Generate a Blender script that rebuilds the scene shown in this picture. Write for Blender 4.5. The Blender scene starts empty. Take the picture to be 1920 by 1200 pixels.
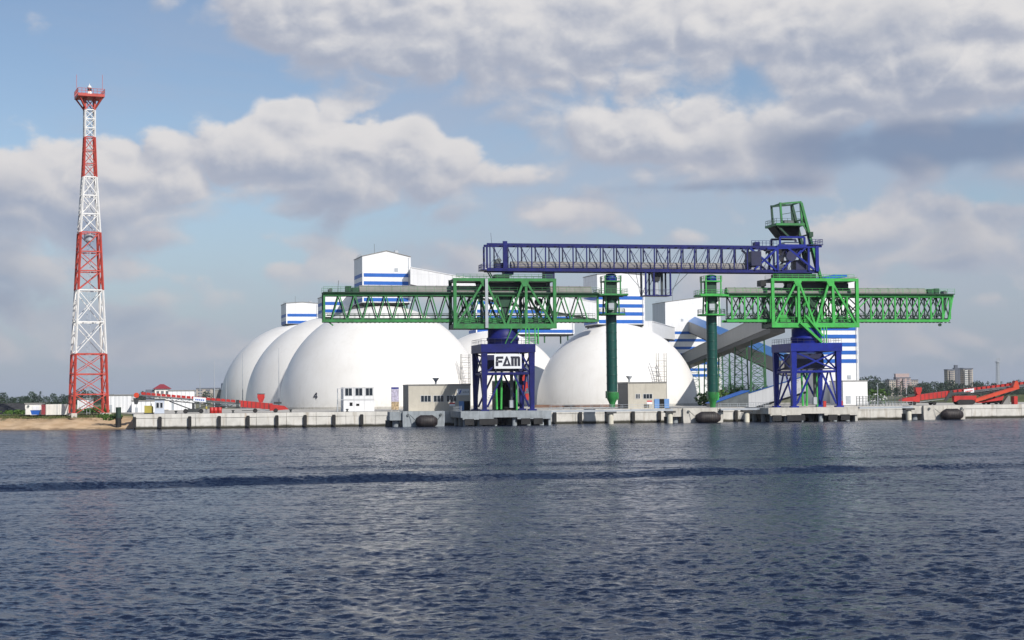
import bpy, math, random
import numpy as np
from mathutils import Vector, Matrix, Quaternion
random.seed(7)
R = math.radians
scene = bpy.context.scene
col = scene.collection

# ------------------------------------------------------------------ camera
F = 3000.0                       # focal length in pixels of the 1920 px wide photograph
HORIZON = 744.0
CAM = Vector((0, 0, 6.0))
PITCH = math.atan((HORIZON - 600) / F)
ROLL = 0.0096
cam_d = bpy.data.cameras.new('camera')
cam = bpy.data.objects.new('camera', cam_d)
col.objects.link(cam)
cam_d.sensor_width = 36.0
cam_d.lens = F / 1920 * 36.0
cam_d.clip_start = 0.5
cam_d.clip_end = 30000
CR = Matrix.Rotation(math.pi / 2 + PITCH, 3, 'X') @ Matrix.Rotation(-ROLL, 3, 'Z')
cam.location = CAM
cam.rotation_euler = CR.to_euler()
scene.camera = cam

# ------------------------------------------------------------------ light and sky
SUN = Vector((0.48, -0.62, 0.62)).normalized()        # direction towards the sun
SUN_EL = math.asin(SUN.z)
SUN_AZ = math.atan2(SUN.x, SUN.y)
sd = bpy.data.lights.new('sun', 'SUN')
sd.energy = 4.7
sd.angle = R(0.55)
sd.color = (1.0, 0.955, 0.89)
so = bpy.data.objects.new('sun', sd)
col.objects.link(so)
so.rotation_euler = SUN.to_track_quat('Z', 'Y').to_euler()

scene.view_settings.view_transform = 'Standard'
scene.view_settings.look = 'None'
scene.view_settings.exposure = 0.0
scene.view_settings.gamma = 1.0
scene.view_settings.use_curve_mapping = False

world = bpy.data.worlds.new('World')
scene.world = world
world.use_nodes = True
wt = world.node_tree
for n in list(wt.nodes):
    wt.nodes.remove(n)


class NB:
    """small helper to write node maths"""
    def __init__(self, tree):
        self.t = tree

    def new(self, kind, **kw):
        n = self.t.nodes.new(kind)
        for k, v in kw.items():
            setattr(n, k, v)
        return n

    def put(self, sock, v):
        if isinstance(v, bpy.types.NodeSocket):
            self.t.links.new(v, sock)
        else:
            sock.default_value = v

    def m(self, op, a, b=0.0, c=0.0, clamp=False):
        n = self.new('ShaderNodeMath', operation=op)
        n.use_clamp = clamp
        for i, v in enumerate((a, b, c)):
            if i < len(n.inputs):
                self.put(n.inputs[i], v)
        return n.outputs[0]

    def add(self, a, b): return self.m('ADD', a, b)
    def sub(self, a, b): return self.m('SUBTRACT', a, b)
    def mul(self, a, b): return self.m('MULTIPLY', a, b)

    def vec(self, x, y, z):
        n = self.new('ShaderNodeCombineXYZ')
        for i, v in enumerate((x, y, z)):
            self.put(n.inputs[i], v)
        return n.outputs[0]

    def sep(self, v):
        n = self.new('ShaderNodeSeparateXYZ')
        self.put(n.inputs[0], v)
        return n.outputs

    def noise(self, v, scale, detail=4.0, rough=0.5, dist=0.0, kind='FBM'):
        n = self.new('ShaderNodeTexNoise', noise_dimensions='3D')
        n.noise_type = kind
        self.put(n.inputs['Vector'], v)
        n.inputs['Scale'].default_value = scale
        n.inputs['Detail'].default_value = detail
        n.inputs['Roughness'].default_value = rough
        n.inputs['Distortion'].default_value = dist
        return n.outputs['Fac']

    def voro(self, v, scale, smooth=0.6):
        n = self.new('ShaderNodeTexVoronoi', feature='SMOOTH_F1')
        self.put(n.inputs['Vector'], v)
        n.inputs['Scale'].default_value = scale
        n.inputs['Smoothness'].default_value = smooth
        return n.outputs['Distance']

    def ramp(self, v, lo, hi, a=0.0, b=1.0, smooth=True):
        n = self.new('ShaderNodeMapRange')
        n.interpolation_type = 'SMOOTHSTEP' if smooth else 'LINEAR'
        self.put(n.inputs[0], v)
        for i, x in zip((1, 2, 3, 4), (lo, hi, a, b)):
            self.put(n.inputs[i], x)
        return n.outputs[0]

    def mix(self, f, a, b):
        n = self.new('ShaderNodeMix', data_type='RGBA')
        self.put(n.inputs[0], f)
        for s, v in ((n.inputs[6], a), (n.inputs[7], b)):
            if isinstance(v, tuple) and len(v) == 3:
                v = v + (1.0,)
            self.put(s, v)
        return n.outputs[2]


def ray(px, py):
    return CR @ Vector(((px - 960) / F, (600 - py) / F, -1.0))


def build_sky():
    b = NB(wt)
    out = b.new('ShaderNodeOutputWorld')
    bg = b.new('ShaderNodeBackground')
    sky = b.new('ShaderNodeTexSky', sky_type='NISHITA')
    sky.sun_disc = False
    sky.sun_elevation = SUN_EL
    sky.sun_rotation = SUN_AZ
    sky.altitude = 0
    sky.air_density = 1.0
    sky.dust_density = 0.5
    sky.ozone_density = 1.5
    sk = b.new('ShaderNodeVectorMath', operation='SCALE')
    wt.links.new(sky.outputs[0], sk.inputs[0])
    sk.inputs['Scale'].default_value = 0.098
    tint = b.new('ShaderNodeVectorMath', operation='MULTIPLY')
    wt.links.new(sk.outputs[0], tint.inputs[0]); tint.inputs[1].default_value = (0.99, .985, 1.03)
    sk = tint
    d = b.new('ShaderNodeTexCoord').outputs['Generated']
    x, y, z = b.sep(d)
    az = b.mul(b.m('ARCTAN2', x, y), 3.0)          # 1 unit = 1/3 rad
    el = b.mul(b.m('ARCSINE', z), 3.0)
    P = b.vec(az, el, 0.0)

    # the cumulus banks: where each stands (direction), half width, half height, weight
    banks = [(500, 25, 80, 55, .42), (580, 75, 80, 45, .40), (700, 40, 170, 80, .62), (890, 70, 150, 95, .68), (1000, 120, 80, 75, .5),
             (1150, 45, 170, 80, .55), (1360, 60, 180, 65, .62), (1620, 60, 150, 90, .55), (1830, 50, 200, 95, .58),
             (1890, 160, 110, 45, .66), (1550, 205, 120, 65, .50), (1680, 170, 130, 60, .42),
             (1150, 240, 90, 65, .46), (1240, 285, 110, 75, .55), (1390, 300, 100, 50, .45),
             (100, 375, 90, 50, .50), (215, 325, 100, 65, .58), (330, 375, 130, 55, .50), (470, 285, 160, 55, .55), (590, 300, 110, 65, .50),
             (745, 330, 120, 70, .64), (900, 340, 120, 45, .38),
             (300, 455, 220, 18, .30), (70, 515, 150, 28, .27), (400, 555, 130, 40, .40), (560, 525, 80, 35, .36),
             (1050, 420, 80, 26, .36), (1280, 445, 110, 22, .28), (1820, 470, 55, 24, .42), (1750, 492, 55, 20, .30), (1860, 565, 50, 26, .32),
             (1540, 435, 110, 30, .24), (-300, 330, 260, 80, .5), (2250, 300, 260, 100, .5)]
    tot = top = None
    for (px, py, rx, ry, w) in banks:
        q = ray(px, py).normalized()
        c = (math.atan2(q.x, q.y) * 3, math.asin(q.z) * 3, 0)
        n1 = b.new('ShaderNodeVectorMath', operation='SUBTRACT')
        wt.links.new(P, n1.inputs[0]); n1.inputs[1].default_value = c
        n2 = b.new('ShaderNodeVectorMath', operation='MULTIPLY')
        wt.links.new(n1.outputs[0], n2.inputs[0]); n2.inputs[1].default_value = (1000 / rx, 1000 / ry, 0)
        n3 = b.new('ShaderNodeVectorMath', operation='DOT_PRODUCT')
        wt.links.new(n2.outputs[0], n3.inputs[0]); wt.links.new(n2.outputs[0], n3.inputs[1])
        g = b.m('EXPONENT', b.m('MULTIPLY_ADD', n3.outputs['Value'], -0.72, math.log(w)))
        n4 = b.new('ShaderNodeVectorMath', operation='DOT_PRODUCT')
        wt.links.new(n2.outputs[0], n4.inputs[0]); n4.inputs[1].default_value = (.22, .80, 0)
        tot = g if tot is None else b.add(tot, g)
        top = b.mul(n4.outputs['Value'], g) if top is None else b.m('MULTIPLY_ADD', n4.outputs['Value'], g, top)
    topness = b.m('DIVIDE', top, b.add(tot, 0.05))
    cover = b.m('MINIMUM', tot, 0.80)

    def billow(dx, dz):
        """lumpy noise, finer lumps riding on larger ones"""
        v = b.new('ShaderNodeVectorMath', operation='MULTIPLY_ADD')
        wt.links.new(d, v.inputs[0]); v.inputs[1].default_value = (1, 1, 1.5); v.inputs[2].default_value = (dx, 0, dz)
        warp = b.new('ShaderNodeTexNoise', noise_dimensions='3D')
        wt.links.new(v.outputs[0], warp.inputs['Vector'])
        warp.inputs['Scale'].default_value = 14.0
        warp.inputs['Detail'].default_value = 1.0
        wv = b.new('ShaderNodeVectorMath', operation='MULTIPLY_ADD')
        wt.links.new(warp.outputs['Color'], wv.inputs[0]); wv.inputs[1].default_value = (.014, .014, .014)
        wt.links.new(v.outputs[0], wv.inputs[2])
        r = None
        for sc, amp, det in ((6.0, .46, 0.0), (14.0, .40, 0.0), (31.0, .28, 0.0), (66.0, .40, 6.0)):
            n = b.noise(wv.outputs[0], sc, det, 0.6)
            k = b.mul(b.m('ABSOLUTE', b.m('MULTIPLY_ADD', n, 2.0, -1.0)), amp * 1.6) if det == 0 else b.mul(n, amp)
            r = k if r is None else b.add(r, k)
        return r

    N0 = billow(0, 0)
    N1 = billow(.0042, .009)
    wide = b.noise(d, 2.6, 2.0, 0.5)
    lowv = b.new('ShaderNodeVectorMath', operation='MULTIPLY')
    wt.links.new(d, lowv.inputs[0]); lowv.inputs[1].default_value = (1, 1, 3.2)
    low = b.mul(b.ramp(b.noise(lowv.outputs[0], 7.0, 1.0, 0.5), .38, .62), b.ramp(b.m('ABSOLUTE', b.sub(el, .24)), .12, .26, .47, 0.0))
    D0 = b.add(b.add(b.m('MAXIMUM', cover, low), b.mul(N0, .95)), b.mul(b.sub(wide, .5), .25))
    alpha = b.ramp(D0, 0.70, b.ramp(topness, -.6, .5, 1.15, .90))
    fade = b.ramp(el, 0.02, 0.42, 0.50, 1.0)
    alpha = b.mul(b.mul(alpha, fade), 0.94)
    lit = b.add(b.mul(b.sub(N0, N1), 1.55), b.m('MULTIPLY_ADD', topness, .58, .50))
    lit = b.ramp(lit, 0.0, 1.0)
    warm = b.ramp(el, 0.1, 0.6)
    lit_c = b.mix(warm, (0.60, 0.565, 0.575), (0.77, 0.75, 0.745))
    dark_c = b.mix(b.ramp(D0, .9, 1.4), (0.425, 0.45, 0.535), (0.36, 0.40, 0.505))
    cl = b.mix(lit, dark_c, lit_c)
    shade = None
    for (px, py, rx, ry, w) in ((1760, 268, 300, 40, .90), (1330, 350, 190, 12, .40)):
        q = ray(px, py).normalized()
        u = b.mul(b.sub(az, math.atan2(q.x, q.y) * 3), 1000 / rx)
        v = b.mul(b.sub(el, math.asin(q.z) * 3), 1000 / ry)
        g = b.m('EXPONENT', b.m('MULTIPLY_ADD', b.m('MULTIPLY_ADD', u, u, b.mul(v, v)), -0.8, math.log(w)))
        shade = g if shade is None else b.add(shade, g)
    shade = b.ramp(b.add(shade, b.mul(b.sub(N0, .45), .7)), .15, .80, 0.0, .75)
    # a bluish veil of haze low over the horizon, all the way round
    veil = b.ramp(el, -0.05, 0.50, 0.90, 0.0)
    base = b.mix(veil, sk.outputs[0], (0.285, 0.350, 0.475))
    # thin lavender veil clouds in soft streaks, all round the sky
    sv = b.new('ShaderNodeVectorMath', operation='MULTIPLY')
    wt.links.new(d, sv.inputs[0]); sv.inputs[1].default_value = (1, 1, 4.0)
    st = b.noise(sv.outputs[0], 4.2, 5.0, 0.55, 0.4)
    soft = b.mul(b.ramp(st, .40, .66), b.ramp(b.m('ABSOLUTE', b.sub(el, .36)), .12, .46, .42, 0.04))
    base = b.mix(soft, base, (0.43, 0.45, 0.545))
    fin = b.mix(alpha, base, cl)
    fin = b.mix(shade, fin, (0.185, 0.25, 0.385))
    wt.links.new(fin, bg.inputs['Color'])
    bg.inputs['Strength'].default_value = 1.0
    wt.links.new(bg.outputs[0], out.inputs['Surface'])
    world.cycles.sampling_method = 'MANUAL'
    world.cycles.sample_map_resolution = 512


build_sky()

# ------------------------------------------------------------------ helpers: rays, frames, meshes


def pix(px, py, Y):
    """world point on the line of sight of a photo pixel, at depth Y metres"""
    d = ray(px, py)
    return CAM + d * (Y / d.y)


class Frame:
    """a local ground frame: origin, turned by angle a about z (u along, v away, z up)"""
    def __init__(self, x, y, a):
        self.o = Vector((x, y, 0))
        self.a = a
        self.uu = Vector((math.cos(a), math.sin(a), 0))
        self.vv = Vector((-math.sin(a), math.cos(a), 0))

    def w(self, u, v, z=0.0):
        return self.o + self.uu * u + self.vv * v + Vector((0, 0, z))

    def L(self, px, py, v=0.0):
        d = ray(px, py)
        t = (v - (CAM - self.o).dot(self.vv)) / d.dot(self.vv)
        p = CAM + d * t
        return Vector(((p - self.o).dot(self.uu), v, p.z))

    def sub(self, u, v):
        p = self.w(u, v)
        return Frame(p.x, p.y, self.a)


class MB:
    def __init__(self):
        self.v = []
        self.f = []
        self.s = []

    def _add(self, vs, fs, smooth=False):
        n = len(self.v)
        self.v += [tuple(p) for p in vs]
        self.f += [tuple(i + n for i in f) for f in fs]
        self.s += [smooth] * len(fs)
        return self

    def box(self, x0, x1, y0, y1, z0, z1):
        vs = [(x0, y0, z0), (x1, y0, z0), (x1, y1, z0), (x0, y1, z0), (x0, y0, z1), (x1, y0, z1), (x1, y1, z1), (x0, y1, z1)]
        return self._add(vs, [(3, 2, 1, 0), (4, 5, 6, 7), (0, 1, 5, 4), (1, 2, 6, 5), (2, 3, 7, 6), (3, 0, 4, 7)])

    def bar(self, p0, p1, w, h=None):
        h = h or w
        p0 = Vector(p0); p1 = Vector(p1)
        d = (p1 - p0)
        q = d.to_track_quat('Z', 'Y')
        a = q @ Vector((w / 2, 0, 0)); c = q @ Vector((0, h / 2, 0))
        vs = [p0 - a - c, p0 + a - c, p0 + a + c, p0 - a + c, p1 - a - c, p1 + a - c, p1 + a + c, p1 - a + c]
        return self._add(vs, [(3, 2, 1, 0), (4, 5, 6, 7), (0, 1, 5, 4), (1, 2, 6, 5), (2, 3, 7, 6), (3, 0, 4, 7)])

    def tube(self, p0, p1, r0, r1=None, n=10, caps=True):
        r1 = r0 if r1 is None else r1
        p0 = Vector(p0); p1 = Vector(p1)
        q = (p1 - p0).to_track_quat('Z', 'Y')
        vs = []
        for p, r in ((p0, r0), (p1, r1)):
            for i in range(n):
                t = 2 * math.pi * i / n
                vs.append(p + q @ Vector((r * math.cos(t), r * math.sin(t), 0)))
        self._add(vs, [(i, (i + 1) % n, n + (i + 1) % n, n + i) for i in range(n)], True)
        if caps:
            self._add(vs[:n], [tuple(range(n - 1, -1, -1))])
            self._add(vs[n:], [tuple(range(n))])
        return self

    def lathe(self, prof, n=16, c=(0, 0, 0), smooth=True):
        """prof: list of (r, z)"""
        vs = []
        for r, z in prof:
            for i in range(n):
                t = 2 * math.pi * i / n
                vs.append((c[0] + r * math.cos(t), c[1] + r * math.sin(t), c[2] + z))
        fs = []
        for k in range(len(prof) - 1):
            for i in range(n):
                j = (i + 1) % n
                fs.append((k * n + i, k * n + j, (k + 1) * n + j, (k + 1) * n + i))
        self._add(vs, fs, smooth)
        m = (len(prof) - 1) * n
        self._add(vs[m:], [tuple(range(n))])
        return self

    def prism(self, poly, y0, y1):
        """polygon in (x, z), extruded along y"""
        n = len(poly)
        vs = [(x, y0, z) for x, z in poly] + [(x, y1, z) for x, z in poly]
        fs = [tuple(range(n)), tuple(range(2 * n - 1, n - 1, -1))]
        fs += [((i + 1) % n, i, n + i, n + (i + 1) % n) for i in range(n)]
        return self._add(vs, fs)

    def prism_z(self, poly, z0, z1):
        n = len(poly)
        vs = [(x, y, z0) for x, y in poly] + [(x, y, z1) for x, y in poly]
        fs = [tuple(range(n - 1, -1, -1)), tuple(range(n, 2 * n))]
        fs += [(i, (i + 1) % n, n + (i + 1) % n, n + i) for i in range(n)]
        return self._add(vs, fs)

    def mesh(self, name):
        me = bpy.data.meshes.new(name)
        me.from_pydata(self.v, [], self.f)
        me.polygons.foreach_set('use_smooth', self.s)
        me.update()
        return me

    def build(self, name, mat, parent=None):
        o = bpy.data.objects.new(name, self.mesh(name))
        o.data.materials.append(MAT[mat])
        col.objects.link(o)
        if parent is not None:
            o.parent = parent
        return o


def tag(o, label, cat=None, group=None, kind=None):
    if label: o['label'] = label
    if cat: o['category'] = cat
    if group: o['group'] = group
    if kind: o['kind'] = kind
    return o


def empty(name, loc, rz=0.0, label=None, cat=None, group=None):
    o = bpy.data.objects.new(name, None)
    o.empty_display_size = 0.5
    col.objects.link(o)
    o.location = loc
    o.rotation_euler = (0, 0, rz)
    return tag(o, label, cat, group)


_unit = {}


def beam(name, parent, p0, p1, w, h, mat):
    """one straight steel member, its own object, sharing one unit mesh per material"""
    if mat not in _unit:
        mb = MB().box(-.5, .5, -.5, .5, 0, 1)
        me = mb.mesh('member_' + mat)
        me.materials.append(MAT[mat])
        _unit[mat] = me
    p0 = Vector(p0); p1 = Vector(p1)
    d = p1 - p0
    o = bpy.data.objects.new(name, _unit[mat])
    col.objects.link(o)
    o.parent = parent
    up = 'Y'
    o.rotation_mode = 'QUATERNION'
    o.location = p0
    o.rotation_quaternion = d.to_track_quat('Z', up)
    o.scale = (w, h, d.length)
    return o


def railing(mb, pts, h=1.1, t=0.06, step=1.6):
    for a, c in zip(pts[:-1], pts[1:]):
        a = Vector(a); c = Vector(c)
        n = max(1, round((c - a).length / step))
        for k in (h, h * .55):
            mb.bar(a + Vector((0, 0, k)), c + Vector((0, 0, k)), t)
        for i in range(n + 1):
            p = a.lerp(c, i / n)
            mb.bar(p, p + Vector((0, 0, h)), t)
    return mb


ORD = ['first', 'second', 'third', 'fourth', 'fifth', 'sixth', 'seventh', 'eighth', 'ninth', 'tenth', 'eleventh', 'twelfth', 'thirteenth', 'fourteenth',
       'fifteenth', 'sixteenth', 'seventeenth', 'eighteenth', 'nineteenth', 'twentieth']

# ------------------------------------------------------------------ materials
MAT = {}


def mat(name, c, rough=0.5, metal=0.0, var=0.12, scale=0.6, bump=0.0, bscale=6.0, coat=0.0, dirt=None, dirt_amt=0.0, spec=0.5, streak=False):
    m = bpy.data.materials.new(name)
    m.use_nodes = True
    t = m.node_tree
    b = NB(t)
    p = t.nodes['Principled BSDF']
    co = b.new('ShaderNodeTexCoord').outputs['Object']
    geo = b.new('ShaderNodeNewGeometry').outputs['Position']
    src = geo
    n = b.noise(src, scale, 5.0, 0.6)
    lo = tuple(max(0, x * (1 - var)) for x in c)
    hi = tuple(min(1, x * (1 + var)) for x in c)
    colr = b.mix(b.ramp(n, .3, .7), lo, hi)
    if dirt:
        v = src
        if streak:
            mp = b.new('ShaderNodeMapping')
            mp.inputs['Scale'].default_value = (1.6, 1.6, 0.16)
            t.links.new(src, mp.inputs['Vector'])
            v = mp.outputs[0]
        dn = b.noise(v, 1.3, 6.0, 0.65)
        colr = b.mix(b.mul(b.ramp(dn, .48, .72), dirt_amt), colr, dirt)
    t.links.new(colr, p.inputs['Base Color'])
    p.inputs['Roughness'].default_value = rough
    p.inputs['Metallic'].default_value = metal
    p.inputs['Specular IOR Level'].default_value = spec
    p.inputs['Coat Weight'].default_value = coat
    if bump:
        bn = b.new('ShaderNodeBump')
        bn.inputs['Strength'].default_value = bump
        bn.inputs['Distance'].default_value = 0.05
        t.links.new(b.noise(src, bscale, 6.0, 0.6), bn.inputs['Height'])
        t.links.new(bn.outputs[0], p.inputs['Normal'])
    MAT[name] = m
    return m


mat('booth_blue', (.50, .55, .63), .5, var=.05)
RUST = (.16, .07, .03)
GRIME = (.10, .09, .075)
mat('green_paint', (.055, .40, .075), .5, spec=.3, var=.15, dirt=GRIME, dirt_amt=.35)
mat('green_shade_worn', (.026, .20, .048), .5, var=.2, dirt=(.05, .055, .03), dirt_amt=.6)  # left loader's shade put into a darker green, plus dirt
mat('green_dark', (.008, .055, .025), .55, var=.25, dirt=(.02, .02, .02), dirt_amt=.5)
mat('chute_green', (.003, .062, .048), .45, var=.18, scale=1.5, dirt=(.02, .05, .05), dirt_amt=.5, streak=True)
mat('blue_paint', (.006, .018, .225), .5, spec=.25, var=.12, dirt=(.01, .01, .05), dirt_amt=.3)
mat('blue_shade_worn', (.008, .012, .12), .5, spec=.25, var=.2, dirt=(.008, .008, .03), dirt_amt=.45)  # left portal's shade put into a darker blue, plus dirt
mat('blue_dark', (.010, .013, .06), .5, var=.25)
mat('stripe_blue', (.006, .10, .42), .45, var=.06)
mat('roof_blue', (.06, .22, .55), .4, var=.06)
mat('cladding_white', (.78, .79, .80), .45, var=.03, scale=.25, dirt=(.5, .5, .48), dirt_amt=.25, streak=True)
mat('cladding_grey', (.36, .36, .35), .5, var=.06, dirt=(.2, .19, .17), dirt_amt=.3, streak=True)
mat('hood_grey', (.20, .195, .185), .6, metal=.0, var=.10, dirt=(.2, .17, .14), dirt_amt=.4)
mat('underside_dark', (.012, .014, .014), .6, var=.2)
mat('tower_red', (.47, .060, .040), .45, var=.14, dirt=(.25, .06, .04), dirt_amt=.4)
mat('tower_white', (.76, .75, .72), .5, var=.06, dirt=(.4, .36, .3), dirt_amt=.35)
mat('machine_red', (.43, .020, .016), .5, var=.12, dirt=(.2, .05, .03), dirt_amt=.35)
mat('machine_orange', (.55, .06, .025), .4, var=.1)
mat('machine_dark', (.035, .04, .042), .55, var=.2)
mat('belt_grey', (.10, .11, .115), .7, var=.2)
mat('steel_grey', (.40, .43, .46), .45, metal=.2, var=.1)
mat('steel_dark', (.10, .115, .12), .5, metal=.2, var=.2)
mat('rubber', (.014, .014, .015), .75, var=.3)
mat('foam_fender', (.022, .017, .018), .6, var=.35, scale=1.5, dirt=(.09, .07, .06), dirt_amt=.5, bump=.4)
mat('concrete', (.52, .50, .45), .85, var=.12, scale=.5, bump=.25, dirt=(.24, .20, .15), dirt_amt=.55, streak=True)
mat('concrete_grey_shade', (.27, .30, .32), .85, var=.15, scale=.6, bump=.25, dirt=(.13, .13, .13), dirt_amt=.5, streak=True)  # grey of piles; shade put into colour of left pier, dolphin, quay end
mat('concrete_deck', (.42, .40, .36), .9, var=.18, scale=.2, dirt=(.2, .17, .13), dirt_amt=.5)
mat('concrete_dark', (.06, .06, .058), .9, var=.3, scale=.6)
mat('beige_render', (.50, .47, .40), .8, var=.05, dirt=(.3, .27, .22), dirt_amt=.3, streak=True)
mat('side_shade', (.07, .075, .08), .5, var=.1)
mat('window_glass', (.015, .022, .03), .06, var=.3, spec=.6)
mat('window_frame', (.55, .56, .57), .5, var=.05)
mat('door_blue', (.13, .27, .55), .5, var=.08)
mat('opening_black', (.006, .006, .007), .9, var=.1)
mat('sign_white', (.74, .76, .78), .4, var=.03)
mat('sign_ink', (.012, .014, .03), .5, var=.05)
mat('sign_red', (.55, .03, .03), .5, var=.05)
mat('sign_blue', (.05, .12, .45), .5, var=.05)
mat('banner_violet', (.42, .39, .50), .6, var=.3, scale=2.5)
mat('banner_ochre', (.36, .27, .16), .6, var=.5, scale=2.5)
mat('roof_red', (.26, .035, .045), .6, var=.12)
mat('house_white', (.72, .71, .66), .7, var=.05, dirt=(.45, .42, .36), dirt_amt=.3, streak=True)
mat('house_beige', (.48, .43, .36), .8, var=.08)
mat('house_tan', (.40, .36, .32), .8, var=.08)
mat('house_pink', (.44, .34, .32), .8, var=.08)
mat('house_dark', (.12, .135, .17), .6, var=.12)
mat('hi_vis', (.36, .30, .05), .6, var=.05)
mat('skip_blue', (.01, .09, .40), .5, var=.08)
mat('pile_green', (.02, .05, .035), .7, var=.3)
mat('pile_cream', (.66, .63, .52), .7, var=.1, dirt=(.35, .3, .2), dirt_amt=.4)
mat('bark', (.07, .05, .035), .9, var=.3)
mat('coal', (.035, .035, .037), .9, var=.4, scale=1.2, bump=.5)
mat('trestle_green', (.02, .10, .035), .5, var=.25)


def foliage(name, lo, hi, sc):
    m = bpy.data.materials.new(name)
    m.use_nodes = True
    t = m.node_tree
    b = NB(t)
    p = t.nodes['Principled BSDF']
    geo = b.new('ShaderNodeNewGeometry').outputs['Position']
    c = b.mix(b.ramp(b.noise(geo, sc, 4.0, .6), .3, .7), lo, hi)
    t.links.new(c, p.inputs['Base Color'])
    p.inputs['Roughness'].default_value = .7
    p.inputs['Specular IOR Level'].default_value = .2
    MAT[name] = m


foliage('leaf_far', (.022, .042, .028), (.045, .072, .042), .02)
foliage('leaf_near', (.035, .085, .018), (.09, .16, .035), .7)
foliage('grass', (.045, .075, .022), (.12, .12, .05), .5)


def mat_cladding(name, c, joint, amt):
    m = bpy.data.materials.new(name)
    m.use_nodes = True
    t = m.node_tree
    b = NB(t)
    p = t.nodes['Principled BSDF']
    co = b.new('ShaderNodeTexCoord').outputs['Object']
    pos = b.new('ShaderNodeNewGeometry').outputs['Position']
    x, y, z = b.sep(co)
    q = b.mul(b.add(x, y), 1 / 1.15)
    zq = b.mul(z, 1 / 6.5)
    wn = b.new('ShaderNodeTexWhiteNoise', noise_dimensions='2D')
    t.links.new(b.vec(b.m('FLOOR', q), b.m('FLOOR', zq), 0.0), wn.inputs['Vector'])
    f = b.m('FRACT', q)
    line = b.ramp(b.m('ABSOLUTE', b.sub(f, .5)), .44, .5)
    zl = b.ramp(b.m('ABSOLUTE', b.sub(b.m('FRACT', zq), .5)), .485, .5)
    lo = tuple(v * (1 - amt) for v in c)
    colr = b.mix(wn.outputs['Value'], lo, c)
    colr = b.mix(b.mul(b.m('MAXIMUM', line, zl), .30), colr, joint)
    mp = b.new('ShaderNodeMapping')
    mp.inputs['Scale'].default_value = (1.3, 1.3, .09)
    t.links.new(pos, mp.inputs['Vector'])
    st = b.noise(mp.outputs[0], 1.2, 6.0, .65)
    colr = b.mix(b.mul(b.ramp(st, .48, .75), .38), colr, tuple(v * .62 for v in c))
    t.links.new(colr, p.inputs['Base Color'])
    p.inputs['Roughness'].default_value = .45
    bn = b.new('ShaderNodeBump')
    bn.inputs['Strength'].default_value = .5
    bn.inputs['Distance'].default_value = .04
    t.links.new(b.mul(line, -1.0), bn.inputs['Height'])
    t.links.new(bn.outputs[0], p.inputs['Normal'])
    MAT[name] = m


mat_cladding('cladding_white', (.78, .785, .79), (.45, .46, .47), .06)
mat_cladding('cladding_grey', (.25, .247, .235), (.2, .2, .2), .12)


def mat_dome():
    m = bpy.data.materials.new('dome_white')
    m.use_nodes = True
    t = m.node_tree
    b = NB(t)
    p = t.nodes['Principled BSDF']
    co = b.new('ShaderNodeNewGeometry').outputs['Position']
    x, y, z = b.sep(co)
    n = b.noise(co, .12, 5.0, .6)
    c = b.mix(b.ramp(n, .3, .7), (.74, .72, .68), (.79, .775, .74))
    mp = b.new('ShaderNodeMapping')
    mp.inputs['Scale'].default_value = (1.2, 1.2, .10)
    t.links.new(co, mp.inputs['Vector'])
    st = b.noise(mp.outputs[0], 1.0, 5.0, .6)
    c = b.mix(b.mul(b.ramp(st, .48, .72), .22), c, (.60, .575, .52))
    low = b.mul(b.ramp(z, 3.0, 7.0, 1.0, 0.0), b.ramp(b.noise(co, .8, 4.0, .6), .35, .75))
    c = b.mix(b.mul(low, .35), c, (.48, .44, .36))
    t.links.new(c, p.inputs['Base Color'])
    p.inputs['Roughness'].default_value = .38
    p.inputs['Specular IOR Level'].default_value = .45
    MAT['dome_white'] = m


def mat_quay():
    m = bpy.data.materials.new('quay_concrete')
    m.use_nodes = True
    t = m.node_tree
    b = NB(t)
    p = t.nodes['Principled BSDF']
    co = b.new('ShaderNodeNewGeometry').outputs['Position']
    x, y, z = b.sep(co)
    n = b.noise(co, .5, 6.0, .6)
    c = b.mix(b.ramp(n, .3, .7), (.54, .525, .48), (.67, .65, .60))
    mp = b.new('ShaderNodeMapping')
    mp.inputs['Scale'].default_value = (.9, .9, .10)
    t.links.new(co, mp.inputs['Vector'])
    st = b.noise(mp.outputs[0], 1.1, 6.0, .65)
    c = b.mix(b.mul(b.ramp(st, .50, .74), .6), c, (.27, .22, .15))
    rs = b.noise(mp.outputs[0], .45, 4.0, .7)
    c = b.mix(b.mul(b.ramp(rs, .60, .72), .5), c, (.30, .17, .07))
    wet = b.ramp(b.add(z, b.mul(b.sub(n, .5), .5)), .30, .75, 1.0, 0.0)
    c = b.mix(wet, c, (.035, .033, .022))
    t.links.new(c, p.inputs['Base Color'])
    p.inputs['Roughness'].default_value = .85
    bn = b.new('ShaderNodeBump')
    bn.inputs['Strength'].default_value = .3
    bn.inputs['Distance'].default_value = .05
    t.links.new(b.noise(co, 4.0, 6.0, .6), bn.inputs['Height'])
    t.links.new(bn.outputs[0], p.inputs['Normal'])
    MAT['quay_concrete'] = m


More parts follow.
